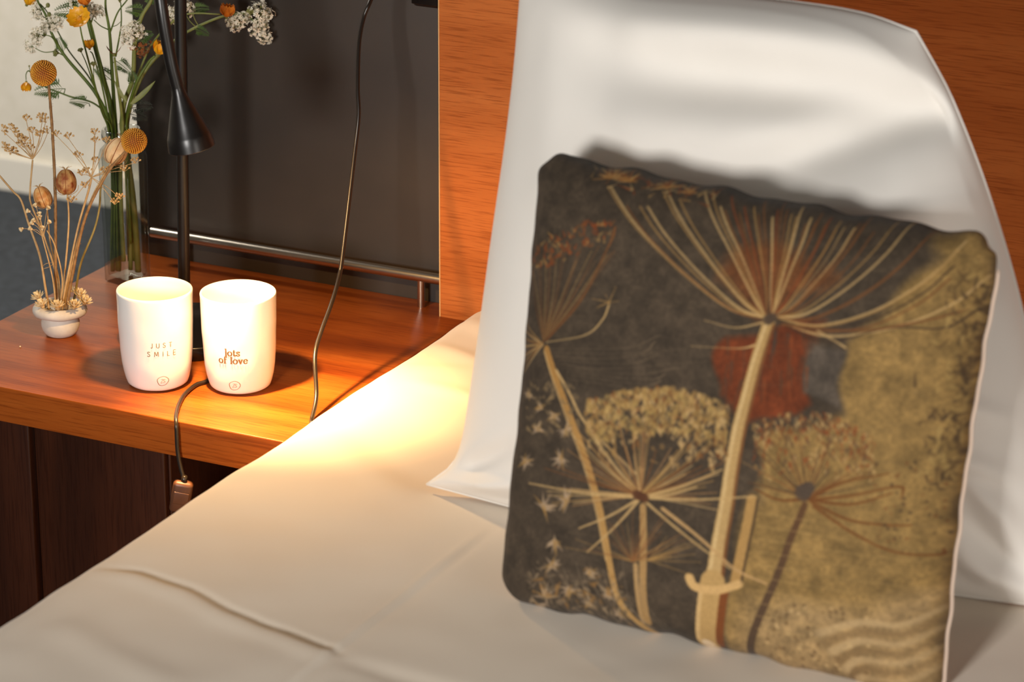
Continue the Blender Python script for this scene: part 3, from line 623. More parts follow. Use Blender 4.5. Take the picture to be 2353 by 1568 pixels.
# charger cord hanging in front of the dark panel
cc = thing('power_cord', (.0326, -.3883, T), 'dark power cord hanging before the charcoal panel and crossing the rail', 'cord')
cpt = [(-.046, -.012, .905), (-.052, -.03, .908), (-.052, -.07, .900), (-0.0425, -0.115, 0.8748), (-0.0458, -0.125, 0.8576), (-0.0437, -0.14, 0.8328), (-0.0349, -0.16, 0.791), (-0.0288, -0.17, 0.7633), (-0.0275, -0.182, 0.7258), (-0.0225, -0.207, 0.6707), (-.0173, -.2318, .6199), (-.0156, -.2401, .608), (-.0121, -.2547, .5962), (-.0085, -.2755, .5814), (-.0025, -.3044, .5666), (.0048, -.3306, .5503), (.0201, -.3558, .5178), (.0290, -.3810, .5030), (.0335, -.3900, .5030), (.0362, -.3955, .4980), (.0366, -.3990, .4800), (.0366, -.4030, .4400), (.0366, -.4050, .40)]
cord('cable', '', cpt, .0023).build('cable', M_CORD, cc)
pg = MB(); tube(pg, [Vector((-.0440, -.010, .904)), Vector((-.0475, -.021, .906))], .0055, .0035, sides=12); flat_by_angle(pg.build('plug', M_BLACK, cc))

# ------------------------------------------------------------------ glass vase
VC = Vector((-.379, -.094, T)); VA = math.radians(-26+116)
vase = thing('glass_vase', VC, 'clear square glass bottle vase holding the fresh wildflowers', 'vase')
def rsq(h, r, seg=8):
    out = []
    for q, (sx, sy) in enumerate(((1, 1), (-1, 1), (-1, -1), (1, -1))):
        for i in range(seg):
            a = math.pi/2*(q+i/(seg-1)); out.append((sx*(h-r)+r*math.cos(a), sy*(h-r)+r*math.sin(a)))
    return out
def vring(h, r, z, ca=math.cos(math.radians(-14)), sa=math.sin(math.radians(-14))):
    return [VC+Vector((x*ca-y*sa, x*sa+y*ca, z)) for x, y in rsq(h, r)]
def vskin(rings, cap0=False, cap1=False):
    n = len(rings[0]); vs = [p for r in rings for p in r]; fs = []
    for j in range(len(rings)-1):
        for i in range(n): fs.append((j*n+i, j*n+(i+1) % n, (j+1)*n+(i+1) % n, (j+1)*n+i))
    if cap0: fs.append(tuple(range(n-1, -1, -1)))
    if cap1: fs.append(tuple((len(rings)-1)*n+i for i in range(n)))
    return vs, fs
ho = .0196
outer = [(ho-.002, .004, .0), (ho, .004, .002), (ho, .004, .06), (ho+.001, .004, .12), (ho+.0016, .005, .150), (ho+.001, .009, .159), (.0195, .0190, .165), (.0193, .0190, .171)]
inner = [(.0178, .0176, .171), (.0180, .0176, .164), (ho-.001, .008, .157), (ho-.0014, .004, .148), (ho-.0022, .003, .12), (ho-.003, .003, .06), (ho-.003, .003, .010), (ho-.004, .003, .007)]
vo = MB().add(*vskin([vring(*r) for r in outer]+[vring(*r) for r in inner], True, True)).build('vase_body', M_GLASS, vase); flat_by_angle(vo, 50)
lipm = MB(); lathe(lipm, [(.0180, .170), (.0222, .1702), (.0232, .1725), (.0234, .177), (.0228, .1815), (.0214, .1835), (.0192, .1828), (.0182, .1800)], VC, seg=48, close=True); lipm.build('lip', M_GLASS, vase)

# ------------------------------------------------------------------ small clay pot
PC = (-.346, -.28, T)
pot = thing('bud_pot', PC, 'tiny white clay pot with a thick rolled rim holding dried flowers', 'pot')
lathe(MB(), [(.0002, 0), (.0135, 0), (.0165, .0015), (.0195, .006), (.0210, .011), (.0211, .0155), (.0198, .0200), (.0190, .0230), (.0192, .027), (.0188, .030), (.0002, .0305)], PC, seg=56).build('pot_body', M_POT, pot)
rr = MB(); vs = []; fs = []; SG, RG = 64, 16
for i in range(SG):
    a = 2*math.pi*i/SG; w = 1+.07*math.sin(2*a+1)+.05*math.sin(5*a)
    for j in range(RG):
        b = 2*math.pi*j/RG; r = .0232+.0064*w*math.cos(b); vs.append((PC[0]+r*math.cos(a), PC[1]+r*math.sin(a), PC[2]+.0292+.0062*w*math.sin(b)))
for i in range(SG):
    for j in range(RG): fs.append((i*RG+j, ((i+1) % SG)*RG+j, ((i+1) % SG)*RG+(j+1) % RG, i*RG+(j+1) % RG))
rr.add(vs, fs).build('rim', M_POT, pot)

# flower layout, 0.1 mm world units
PLANTS = [
('cow_parsley', 'white cow parsley on a thick green stem rising from the vase centre', 'flower', 'fresh wildflowers in the glass vase', [([(-3888, -988, 5025), (-3870, -979, 5766), (-3866, -977, 6857), (-3963, -1024, 7469), (-4073, -1078, 8049), (-4101, -1092, 8324), (-4120, -1101, 8523)], 3.75, 1.75, 'green'), ([(-4065, -1074, 8024), (-4002, -1088, 8159), (-3957, -1088, 8240)], 1.0, 0.75, 'green'), ([(-4088, -1085, 8199), (-4076, -1107, 8169), (-4063, -1129, 8152)], 0.65, 0.45, 'green'), ([(-4101, -1092, 8324), (-4126, -1104, 8298), (-4150, -1116, 8294)], 0.65, 0.45, 'green'), ([(-4083, -1083, 8149), (-4064, -1129, 8191), (-4044, -1175, 8262)], 0.65, 0.45, 'green')], [('umbellet', (-4060, -1127, 8227), 12.0, (0.01, -0.03, 1.0), 0), ('umbellet', (-3946, -1105, 8255), 11.0, (0.44, 0.14, 0.88), 0), ('umbellet', (-4170, -1125, 8364), 12.0, (-0.32, -0.11, 0.94), 0), ('umbellet', (-4067, -1186, 8219), 8.0, (-0.1, -0.81, -0.57), 0), ('feather', (-4098, -1090, 8184), 36.0, (-0.81, -0.55, 0.19), 0)]),
('cow_parsley', 'white cow parsley leaning far left with umbels over the pale wall', 'flower', 'fresh wildflowers in the glass vase', [([(-3999, -998, 5064), (-3914, -967, 6018), (-3952, -955, 6840), (-4157, -884, 7181), (-4480, -987, 7601), (-4621, -1034, 7874), (-4670, -1058, 8077), (-4739, -1091, 8227), (-4768, -1106, 8353)], 2.62, 1.0, 'green'), ([(-4539, -1005, 7689), (-4600, -1068, 7834), (-4690, -1134, 7864)], 0.75, 0.5, 'green'), ([(-4480, -987, 7601), (-4563, -1050, 7667)], 0.75, 0.5, 'green'), ([(-4644, -1045, 7966), (-4606, -1049, 7960), (-4568, -1053, 7982)], 0.65, 0.45, 'green'), ([(-4639, -1043, 7948), (-4635, -1063, 7929), (-4630, -1083, 7922)], 0.65, 0.45, 'green'), ([(-4690, -1134, 7864), (-4675, -1127, 7861), (-4659, -1119, 7870)], 0.65, 0.45, 'green'), ([(-4690, -1134, 7864), (-4707, -1142, 7842), (-4723, -1150, 7845)], 0.65, 0.45, 'green'), ([(-4563, -1050, 7667), (-4683, -1120, 7661), (-4799, -1187, 7734)], 0.65, 0.45, 'green'), ([(-4701, -1073, 8145), (-4714, -1090, 8134), (-4726, -1107, 8147)], 0.65, 0.45, 'green'), ([(-4661, -1053, 8040), (-4687, -1077, 8060), (-4712, -1101, 8108)], 0.65, 0.45, 'green'), ([(-4701, -1073, 8145), (-4667, -1067, 8162), (-4631, -1061, 8198)], 0.65, 0.45, 'green'), ([(-4666, -1056, 8058), (-4644, -1056, 8069), (-4623, -1057, 8092)], 0.65, 0.45, 'green')], [('umbellet', (-4539, -1038, 8037), 10.0, (0.42, 0.22, 0.88), 0), ('umbellet', (-4603, -1070, 7971), 9.0, (0.42, 0.22, 0.88), 0), ('umbellet', (-4710, -1144, 7904), 11.0, (-0.7, -0.46, 0.55), 0), ('umbellet', (-4776, -1176, 7823), 10.0, (-0.64, -0.74, -0.21), 0), ('umbellet', (-4834, -1205, 7701), 8.0, (-0.45, -0.75, -0.48), 0), ('umbellet', (-4775, -1131, 8147), 9.0, (-0.74, -0.66, 0.1), 0), ('umbellet', (-4747, -1118, 8076), 8.0, (-0.45, -0.75, -0.48), 0), ('budc', (-4546, -1042, 7646), 8.0, (-0.74, -0.66, 0.1), 0), ('feather', (-4491, -993, 7641), 22.0, (-0.38, 0.07, 0.92), 0), ('bud', (-4631, -1061, 8198), 4.5, (-0.07, 0.14, 0.99), 0), ('bud', (-4623, -1057, 8092), 4.5, (-0.07, 0.14, 0.99), 0)]),
('cow_parsley', 'white cow parsley with umbels hanging beside the black lamp pole', 'flower', 'fresh wildflowers in the glass vase', [([(-3656, -919, 5093), (-3682, -932, 6041), (-3738, -974, 6873), (-3688, -1024, 7147), (-3555, -1026, 7469), (-3508, -1025, 7877), (-3432, -988, 8177), (-3335, -941, 8357), (-3286, -917, 8525)], 3.75, 1.75, 'palegreen'), ([(-3508, -1025, 7877), (-3528, -1079, 7937), (-3551, -1113, 7967)], 0.75, 0.5, 'green'), ([(-3432, -988, 8177), (-3469, -1051, 8127)], 0.75, 0.5, 'green'), ([(-3474, -1008, 8014), (-3478, -1044, 8000), (-3482, -1079, 8009)], 0.65, 0.45, 'palegreen'), ([(-3495, -1018, 7932), (-3477, -1043, 7973), (-3460, -1068, 8031)], 0.65, 0.45, 'palegreen'), ([(-3474, -1008, 8014), (-3486, -1025, 8031), (-3496, -1042, 8072)], 0.65, 0.45, 'palegreen'), ([(-3525, -1025, 7729), (-3498, -1005, 7769), (-3469, -984, 7836)], 0.65, 0.45, 'palegreen'), ([(-3510, -1030, 7883), (-3495, -1032, 7889), (-3479, -1033, 7903)], 0.65, 0.45, 'palegreen')], [('umbellet', (-3490, -1083, 8082), 12.0, (-0.09, -0.17, 0.98), 0), ('umbellet', (-3560, -1117, 7972), 11.0, (-0.62, -0.77, 0.15), 0), ('umbellet', (-3437, -1057, 7983), 9.0, (0.71, -0.42, -0.57), 0), ('umbellet', (-3534, -1060, 8072), 7.0, (-0.68, -0.72, 0.12), 0), ('umbellet', (-3444, -971, 7782), 10.0, (0.69, -0.36, -0.62), 1), ('feather', (-3479, -1033, 7903), 23.0, (0.71, 0.36, 0.6), 0), ('feather', (-3391, -968, 8237), 23.0, (-0.81, -0.5, 0.3), 0), ('feather', (-3363, -954, 8307), 17.0, (0.24, 0.27, 0.93), 0)]),
('cow_parsley', 'white cow parsley reaching sideways across the dark panel', 'flower', 'fresh wildflowers in the glass vase', [([(-3791, -874, 5112), (-3760, -858, 6009), (-3769, -858, 6839), (-3554, -803, 7466), (-3265, -595, 7831), (-3085, -507, 7968), (-2773, -400, 8121), (-2520, -298, 8177), (-2369, -247, 8173)], 2.62, 1.0, 'palegreen'), ([(-2520, -298, 8167), (-2554, -359, 8097)], 0.75, 0.5, 'green'), ([(-2450, -275, 8130), (-2362, -266, 8037), (-2329, -250, 7937)], 0.75, 0.5, 'green'), ([(-2548, -348, 8109), (-2541, -349, 8086), (-2535, -350, 8072)], 0.65, 0.45, 'palegreen'), ([(-2554, -359, 8097), (-2569, -367, 8089), (-2584, -374, 8100)], 0.65, 0.45, 'palegreen'), ([(-2554, -359, 8097), (-2535, -350, 8107), (-2516, -341, 8135)], 0.65, 0.45, 'palegreen'), ([(-2369, -247, 8173), (-2354, -251, 8159), (-2338, -254, 8168)], 0.65, 0.45, 'palegreen'), ([(-2362, -266, 8037), (-2366, -268, 8057), (-2369, -269, 8098)], 0.65, 0.45, 'palegreen'), ([(-2329, -250, 7937), (-2312, -241, 7925), (-2294, -232, 7932)], 0.65, 0.45, 'palegreen'), ([(-2438, -270, 8175), (-2430, -294, 8177), (-2423, -318, 8192)], 0.65, 0.45, 'palegreen'), ([(-3134, -531, 7931), (-3207, -567, 7986), (-3278, -601, 8115)], 0.65, 0.45, 'palegreen'), ([(-3183, -555, 7894), (-3238, -582, 7992), (-3291, -607, 8145)], 0.65, 0.45, 'palegreen'), ([(-3028, -487, 7996), (-3093, -526, 8074), (-3157, -564, 8220)], 0.65, 0.45, 'palegreen'), ([(-3000, -478, 8010), (-3034, -500, 8078), (-3067, -521, 8194)], 0.65, 0.45, 'palegreen')], [('umbellet', (-2566, -365, 8137), 12.0, (-0.39, -0.27, 0.88), 0), ('umbellet', (-2612, -388, 8046), 10.0, (-0.14, -0.77, -0.63), 0), ('umbellet', (-2493, -330, 8087), 9.0, (0.69, -0.36, -0.62), 0), ('umbellet', (-2301, -236, 8238), 13.0, (0.44, 0.14, 0.88), 0), ('umbellet', (-2304, -237, 8098), 12.0, (0.99, 0.09, 0.13), 0), ('umbellet', (-2337, -254, 7977), 10.0, (0.69, -0.36, -0.62), 0), ('umbellet', (-2286, -229, 7877), 9.0, (0.44, -0.52, -0.73), 0), ('budc', (-2423, -318, 8192), 8.0, (-0.03, 0.05, 1.0), 0), ('umbellet', (-3276, -600, 8183), 11.0, (0.01, -0.03, 1.0), 0), ('umbellet', (-3293, -608, 8083), 10.0, (0.3, -0.6, -0.74), 0), ('umbellet', (-3109, -541, 8264), 11.0, (0.7, 0.18, 0.69), 0), ('feather', (-3047, -511, 7984), 18.0, (0.97, 0.17, -0.17), 0), ('feather', (-3067, -521, 8194), 21.0, (0.89, 0.33, 0.31), 0)]),
('cow_parsley', 'slender green stem with open fork and unopened umbel above the vase', 'flower', 'fresh wildflowers in the glass vase', [([(-3882, -896, 5423), (-3885, -920, 6009), (-3875, -938, 6845), (-3906, -908, 7448), (-3915, -912, 7929), (-3944, -926, 8205), (-3936, -922, 8405)], 3.0, 1.0, 'green'), ([(-3915, -912, 7914), (-3805, -903, 8166), (-3703, -853, 8316), (-3665, -834, 8391)], 1.0, 0.75, 'green'), ([(-3863, -887, 7651), (-3775, -888, 8015), (-3767, -884, 8241), (-3773, -887, 8306)], 1.0, 0.5, 'green'), ([(-3905, -907, 7954), (-3977, -987, 8014), (-4049, -1022, 8089)], 0.75, 0.5, 'green'), ([(-3895, -902, 7994), (-3819, -909, 8025), (-3778, -889, 8065)], 0.5, 0.38, 'green'), ([(-3908, -909, 7579), (-3881, -907, 7586), (-3854, -904, 7606)], 0.65, 0.45, 'green'), ([(-3900, -913, 7339), (-3904, -922, 7353), (-3907, -930, 7377)], 0.65, 0.45, 'green')], [('budc', (-3777, -889, 8316), 9.0, (-0.07, 0.14, 0.99), 0), ('feather', (-3854, -904, 7606), 24.0, (0.93, -0.04, -0.37), 0), ('feather', (-3907, -930, 7377), 26.0, (-0.6, -0.33, 0.73), 0)]),
('buttercup', 'open yellow buttercup facing out above the vase against the pale wall', 'flower', 'fresh wildflowers in the glass vase', [([(-3884, -1053, 5469), (-3853, -1038, 6307), (-3890, -1133, 6920), (-3860, -1419, 7678), (-3907, -1464, 7982), (-3927, -1474, 8131)], 1.5, 0.75, 'green')], [('buttercup', (-3905, -1508, 8220), 14.0, (0.19, -0.71, 0.68), 0)]),
('buttercup', 'half closed yellow buttercup on a thin stem leaning left from the vase', 'flower', 'fresh wildflowers in the glass vase', [([(-3946, -1038, 5244), (-3894, -1013, 6294), (-3886, -1052, 6899), (-3873, -1170, 7364), (-3936, -1223, 7722), (-3969, -1238, 7782)], 1.31, 0.62, 'green')], [('cup', (-3969, -1250, 7855), 7.0, (-0.15, 0.1, 0.98), 0)]),
('buttercup', 'round yellow buttercup tucked behind the neck of the black lamp', 'flower', 'fresh wildflowers in the glass vase', [([(-3709, -900, 5239), (-3717, -904, 6289), (-3714, -957, 6872), (-3470, -1118, 7401), (-3330, -1049, 7679), (-3257, -1014, 7764)], 2.25, 1.25, 'green')], [('cup', (-3200, -1008, 7840), 10.0, (0.42, 0.22, 0.88), 0), ('feather', (-3475, -1120, 7411), 20.0, (-0.22, 0.06, 0.97), 0)]),
('buttercup', 'orange buttercup turned sideways at the end of a long stem on the dark panel', 'flower', 'fresh wildflowers in the glass vase', [([(-3828, -847, 5205), (-3784, -893, 6276), (-3757, -946, 6863), (-3505, -790, 7712), (-3150, -761, 8119), (-2961, -692, 8209), (-2652, -585, 8211)], 1.5, 0.88, 'palegreen')], [('cup', (-2571, -568, 8241), 10.0, (0.12, 0.12, 0.99), 1)]),
('buttercup', 'orange buttercup cut off by the picture top beside the white umbels', 'flower', 'fresh wildflowers in the glass vase', [([(-3845, -1056, 5265), (-3824, -1046, 6313), (-3830, -1083, 6889), (-3821, -1200, 7428), (-3900, -1261, 8035), (-3968, -1294, 8309)], 1.31, 0.62, 'green')], [('cup', (-3960, -1301, 8376), 9.0, (-0.32, -0.11, 0.94), 1)]),
('buttercup', 'yellow buttercup hanging its petal over the far left of the bouquet', 'flower', 'fresh wildflowers in the glass vase', [([(-3989, -948, 5210), (-3936, -922, 6159), (-4004, -892, 6842), (-4318, -708, 7246), (-4568, -808, 7640), (-4763, -880, 8052), (-4897, -946, 8223)], 1.31, 0.62, 'green')], [('cup', (-4946, -981, 8195), 9.0, (0.39, 0.31, 0.87), 0)]),
('buttercup', 'faded buttercup with two brown petals left on a straight stem', 'flower', 'fresh wildflowers in the glass vase', [([(-3793, -1008, 5259), (-3795, -1009, 6203), (-3719, -1022, 6887), (-3633, -1219, 7456), (-3642, -1246, 7753)], 3.0, 1.25, 'palegreen')], [('petals2', (-3639, -1256, 7785), 11.0, (-0.07, 0.14, 0.99), 0)]),
('buttercup', 'small drooping buttercup on a curled stem beside the dried yellow ball', 'flower', 'fresh wildflowers in the glass vase', [([(-4009, -936, 5204), (-4003, -910, 6147), (-4090, -861, 6962), (-4474, -989, 7141), (-4719, -1059, 7231), (-4833, -1115, 7358), (-4872, -1156, 7425), (-4889, -1187, 7394), (-4892, -1188, 7323)], 1.31, 0.5, 'green'), ([(-4856, -1148, 7399), (-4862, -1152, 7451), (-4866, -1153, 7476)], 0.4, 0.35, 'green'), ([(-4518, -1002, 7158), (-4507, -999, 7182), (-4495, -995, 7222)], 0.65, 0.45, 'green'), ([(-4230, -907, 7028), (-4227, -917, 7042), (-4224, -927, 7065)], 0.65, 0.45, 'green')], [('cup', (-4889, -1198, 7264), 7.0, (0.23, -0.47, -0.85), 0), ('bud', (-4865, -1153, 7481), 2.0, (-0.07, 0.14, 0.99), 0), ('feather', (-4495, -995, 7222), 35.0, (-0.86, -0.51, 0.06), 0), ('feather', (-4224, -927, 7065), 23.0, (-0.81, -0.5, 0.3), 0)]),
('flower_bud', 'thin green stem with a small closed bud left of the vase mouth', 'flower bud', 'fresh wildflowers in the glass vase', [([(-3870, -1090, 5272), (-3835, -1073, 6215), (-3830, -1178, 6939), (-3722, -1489, 7336), (-3773, -1599, 7731), (-3819, -1622, 7870)], 1.12, 0.5, 'green'), ([(-3704, -1537, 7400), (-3709, -1568, 7582), (-3710, -1568, 7682)], 0.5, 0.4, 'green'), ([(-3710, -1568, 7682), (-3709, -1568, 7701), (-3708, -1567, 7732)], 0.65, 0.45, 'green')], [('budc', (-3827, -1626, 7890), 6.0, (-0.36, -0.03, 0.93), 0), ('budc', (-3708, -1567, 7732), 6.5, (-0.15, 0.1, 0.98), 0)]),
('grass_blade', 'long narrow green leaf curving right from the vase mouth', 'leaf', 'fresh wildflowers in the glass vase', [([(-3691, -1003, 5484), (-3683, -999, 6216), (-3645, -1045, 6903), (-3496, -1182, 7212)], 1.25, 1.0, 'green')], [('blade', (-3496, -1182, 7212), 39.0, (0.62, 0.4, 0.68), 0), ('blade', (-3539, -1202, 7237), 28.0, (-0.49, -0.06, 0.87), 0), ('feather', (-3523, -1153, 7151), 26.0, (0.83, 0.5, 0.25), 2), ('feather', (-3559, -1120, 7077), 21.0, (0.95, 0.31, -0.09), 2)]),
('dried_ball_flower', 'dried yellow ball flower on the tall straight stem above the pot', 'dried flower', 'dried flowers in the small pot', [([(-3477, -2831, 5272), (-3476, -2830, 5606), (-3438, -2811, 6604), (-3435, -2810, 7338), (-3447, -2816, 7846)], 1.92, 1.44, 'brownstem')], [('ball', (-3492, -2838, 7976), 13.46, (-0.18, -0.02, 0.98), 0)]),
('dried_ball_flower', 'dried yellow ball flower in front of the glass vase', 'dried flower', 'dried flowers in the small pot', [([(-3347, -2845, 5298), (-3246, -2852, 5699), (-3064, -2807, 6409), (-2815, -2730, 6914), (-2612, -2642, 7181)], 1.92, 1.44, 'brownstem')], [('ball', (-2527, -2612, 7291), 13.46, (0.56, 0.25, 0.79), 0)]),
('dried_seed_pod', 'rust brown striped seed pod on a pale stem rising mid pot', 'seed pod', 'dried flowers in the small pot', [([(-3420, -2814, 5276), (-3395, -2802, 5559), (-3330, -2781, 6065), (-3299, -2777, 6367), (-3295, -2786, 6637)], 1.2, 0.96, 'straw')], [('pod', (-3302, -2790, 6774), 11.54, (-0.14, 0.21, 0.97), 1)]),
('dried_seed_pod', 'orange veined seed pod bowed over the small white blossoms', 'seed pod', 'dried flowers in the small pot', [([(-3484, -2756, 5247), (-3482, -2755, 5582), (-3554, -2779, 6031), (-3565, -2784, 6280), (-3571, -2787, 6429)], 0.96, 0.84, 'straw')], [('pod', (-3608, -2805, 6563), 10.1, (-0.41, 0.05, 0.91), 0)]),
('dried_seed_pod', 'pale cream seed pod overlapping the vase glass', 'seed pod', 'dried flowers in the small pot', [([(-3435, -2743, 5251), (-3408, -2730, 5484), (-3278, -2667, 6039), (-3122, -2591, 6537), (-2993, -2528, 6809), (-2911, -2488, 6962)], 1.44, 1.2, 'straw')], [('pod', (-2855, -2460, 7095), 12.5, (0.28, 0.38, 0.88), 2)]),
('dried_umbel', 'dried tan umbel fanned against the pale wall', 'dried flower', 'dried flowers in the small pot', [([(-3529, -2700, 5222), (-3548, -2698, 5605), (-3659, -2753, 6107), (-3763, -2803, 6456), (-3769, -2806, 6605), (-3728, -2786, 6960)], 1.2, 0.96, 'straw'), ([(-3727, -2786, 6970), (-3856, -2848, 7122), (-4050, -2865, 7272)], 0.43, 0.34, 'straw'), ([(-3727, -2786, 6970), (-3815, -2829, 7132), (-3951, -2850, 7301)], 0.43, 0.34, 'straw'), ([(-3727, -2786, 6970), (-3792, -2817, 7093), (-3886, -2852, 7231)], 0.43, 0.34, 'straw'), ([(-3727, -2786, 6970), (-3737, -2790, 7181), (-3759, -2823, 7416)], 0.43, 0.34, 'straw'), ([(-3727, -2786, 6970), (-3710, -2777, 7113), (-3688, -2822, 7289)], 0.43, 0.34, 'straw'), ([(-3727, -2786, 6970), (-3656, -2751, 7191), (-3650, -2670, 7411)], 0.43, 0.34, 'straw'), ([(-3727, -2786, 6970), (-3642, -2744, 7172), (-3605, -2681, 7380)], 0.43, 0.34, 'straw'), ([(-3727, -2786, 6970), (-3673, -2759, 7093), (-3649, -2737, 7232)], 0.43, 0.34, 'straw'), ([(-3727, -2786, 6970), (-3634, -2740, 7111), (-3554, -2724, 7276)], 0.43, 0.34, 'straw'), ([(-3727, -2786, 6970), (-3748, -2796, 7061), (-3765, -2860, 7186)], 0.43, 0.34, 'straw'), ([(-3727, -2786, 6970), (-3775, -2809, 7034), (-3889, -2787, 7096)], 0.43, 0.34, 'straw'), ([(-3727, -2786, 6970), (-3723, -2784, 7019), (-3766, -2760, 7076)], 0.43, 0.34, 'straw'), ([(-3727, -2786, 6970), (-3809, -2825, 6999), (-3920, -2869, 7045)], 0.43, 0.34, 'straw'), ([(-3727, -2786, 6970), (-3858, -2849, 7029), (-4001, -2942, 7112)], 0.43, 0.34, 'straw'), ([(-3727, -2786, 6970), (-3838, -2840, 7007), (-3943, -2947, 7077)], 0.43, 0.34, 'straw'), ([(-3727, -2786, 6970), (-3767, -2805, 7068), (-3873, -2779, 7165)], 0.43, 0.34, 'straw')], [('spray', (-4050, -2865, 7272), 6.25, (0.86, 0.34, 0.39), 0), ('spray', (-3951, -2850, 7301), 6.25, (0.67, 0.36, 0.65), 0), ('spray', (-3886, -2852, 7231), 6.25, (0.52, 0.34, 0.79), 0), ('spray', (-3759, -2823, 7416), 6.25, (0.16, 0.24, 0.96), 0), ('spray', (-3688, -2822, 7289), 6.25, (-0.06, 0.14, 0.99), 0), ('spray', (-3650, -2670, 7411), 6.25, (-0.4, -0.06, 0.91), 0), ('spray', (-3605, -2681, 7380), 6.25, (-0.49, -0.12, 0.86), 0), ('spray', (-3649, -2737, 7232), 6.25, (-0.32, -0.0, 0.95), 0), ('spray', (-3554, -2724, 7276), 6.25, (-0.55, -0.16, 0.82), 0), ('spray', (-3765, -2860, 7186), 6.25, (0.21, 0.26, 0.94), 0), ('spray', (-3889, -2787, 7096), 6.25, (0.39, 0.31, 0.87), 0), ('spray', (-3766, -2760, 7076), 6.25, (0.01, 0.17, 0.98), 0), ('spray', (-3920, -2869, 7045), 6.25, (0.6, 0.35, 0.72), 0), ('spray', (-4001, -2942, 7112), 6.25, (0.85, 0.35, 0.4), 0), ('spray', (-3943, -2947, 7077), 6.25, (0.76, 0.36, 0.55), 0), ('spray', (-3873, -2779, 7165), 6.25, (0.34, 0.3, 0.89), 0)]),
('dried_umbel', 'dried tan umbel spreading between vase and seed pods', 'dried flower', 'dried flowers in the small pot', [([(-3379, -2872, 5301), (-3355, -2860, 5483), (-3192, -2780, 6234), (-3068, -2720, 6680), (-3033, -2703, 6827)], 1.44, 1.2, 'straw'), ([(-3032, -2703, 6837), (-3182, -2776, 7086), (-3361, -2841, 7298)], 0.43, 0.31, 'straw'), ([(-3032, -2703, 6837), (-3126, -2748, 7071), (-3243, -2794, 7272)], 0.43, 0.31, 'straw'), ([(-3032, -2703, 6837), (-3082, -2727, 6969), (-3149, -2760, 7071)], 0.43, 0.31, 'straw'), ([(-3032, -2703, 6837), (-2997, -2685, 7096), (-2974, -2685, 7328)], 0.43, 0.31, 'straw'), ([(-3032, -2703, 6837), (-2996, -2685, 7053), (-2967, -2693, 7244)], 0.43, 0.31, 'straw'), ([(-3032, -2703, 6837), (-3001, -2687, 6943), (-2999, -2664, 7012)], 0.43, 0.31, 'straw'), ([(-3032, -2703, 6837), (-2940, -2657, 7053), (-2871, -2613, 7235)], 0.43, 0.31, 'straw'), ([(-3032, -2703, 6837), (-2807, -2593, 6936), (-2600, -2492, 7006)], 0.43, 0.31, 'straw'), ([(-3032, -2703, 6837), (-2861, -2619, 6892), (-2703, -2553, 6920)], 0.43, 0.31, 'straw'), ([(-3032, -2703, 6837), (-2888, -2633, 6735), (-2751, -2588, 6609)], 0.43, 0.31, 'straw'), ([(-3032, -2703, 6837), (-2915, -2645, 6705), (-2827, -2580, 6537)], 0.43, 0.31, 'straw'), ([(-3032, -2703, 6837), (-3126, -2748, 6714), (-3243, -2794, 6558)], 0.43, 0.31, 'straw'), ([(-3032, -2703, 6837), (-3055, -2714, 6798), (-3096, -2734, 6729)], 0.43, 0.31, 'straw'), ([(-3032, -2703, 6837), (-3069, -2721, 6866), (-3118, -2756, 6869)], 0.43, 0.31, 'straw'), ([(-3032, -2703, 6837), (-2959, -2667, 6882), (-2892, -2657, 6903)], 0.43, 0.31, 'straw'), ([(-3032, -2703, 6837), (-3043, -2708, 6884), (-3083, -2705, 6894)], 0.43, 0.31, 'straw')], [('spray', (-3361, -2841, 7298), 5.77, (-0.07, 0.14, 0.99), 0), ('spray', (-3243, -2794, 7272), 5.77, (-0.07, 0.14, 0.99), 0), ('spray', (-3149, -2760, 7071), 5.77, (-0.07, 0.14, 0.99), 0), ('spray', (-2974, -2685, 7328), 5.77, (-0.07, 0.14, 0.99), 0), ('spray', (-2967, -2693, 7244), 5.77, (-0.07, 0.14, 0.99), 0), ('spray', (-2999, -2664, 7012), 5.77, (-0.07, 0.14, 0.99), 0), ('spray', (-2871, -2613, 7235), 5.77, (-0.07, 0.14, 0.99), 0), ('spray', (-2600, -2492, 7006), 5.77, (-0.07, 0.14, 0.99), 0), ('spray', (-2703, -2553, 6920), 5.77, (-0.07, 0.14, 0.99), 0), ('spray', (-2751, -2588, 6609), 5.77, (-0.07, 0.14, 0.99), 0), ('spray', (-2827, -2580, 6537), 5.77, (-0.07, 0.14, 0.99), 0), ('spray', (-3243, -2794, 6558), 5.77, (-0.07, 0.14, 0.99), 0), ('spray', (-3096, -2734, 6729), 5.77, (-0.07, 0.14, 0.99), 0), ('spray', (-3118, -2756, 6869), 5.77, (-0.07, 0.14, 0.99), 0), ('spray', (-2892, -2657, 6903), 5.77, (-0.07, 0.14, 0.99), 0), ('spray', (-3083, -2705, 6894), 5.77, (-0.07, 0.14, 0.99), 0)]),
('dried_twig', 'bare dried twig curving out over the floor from the pot', 'dried twig', 'dried flowers in the small pot', [([(-3554, -2868, 5282), (-3581, -2881, 5555), (-3617, -2899, 5907), (-3722, -2928, 6274), (-3786, -2959, 6546), (-3858, -2994, 6645), (-3977, -3052, 6816), (-4036, -3081, 6914)], 1.44, 0.96, 'straw'), ([(-3590, -2897, 5800), (-3537, -2904, 5840), (-3474, -2896, 5857)], 0.38, 0.29, 'straw'), ([(-3583, -2893, 5770), (-3513, -2893, 5800), (-3458, -2888, 5837)], 0.38, 0.29, 'straw')], []),
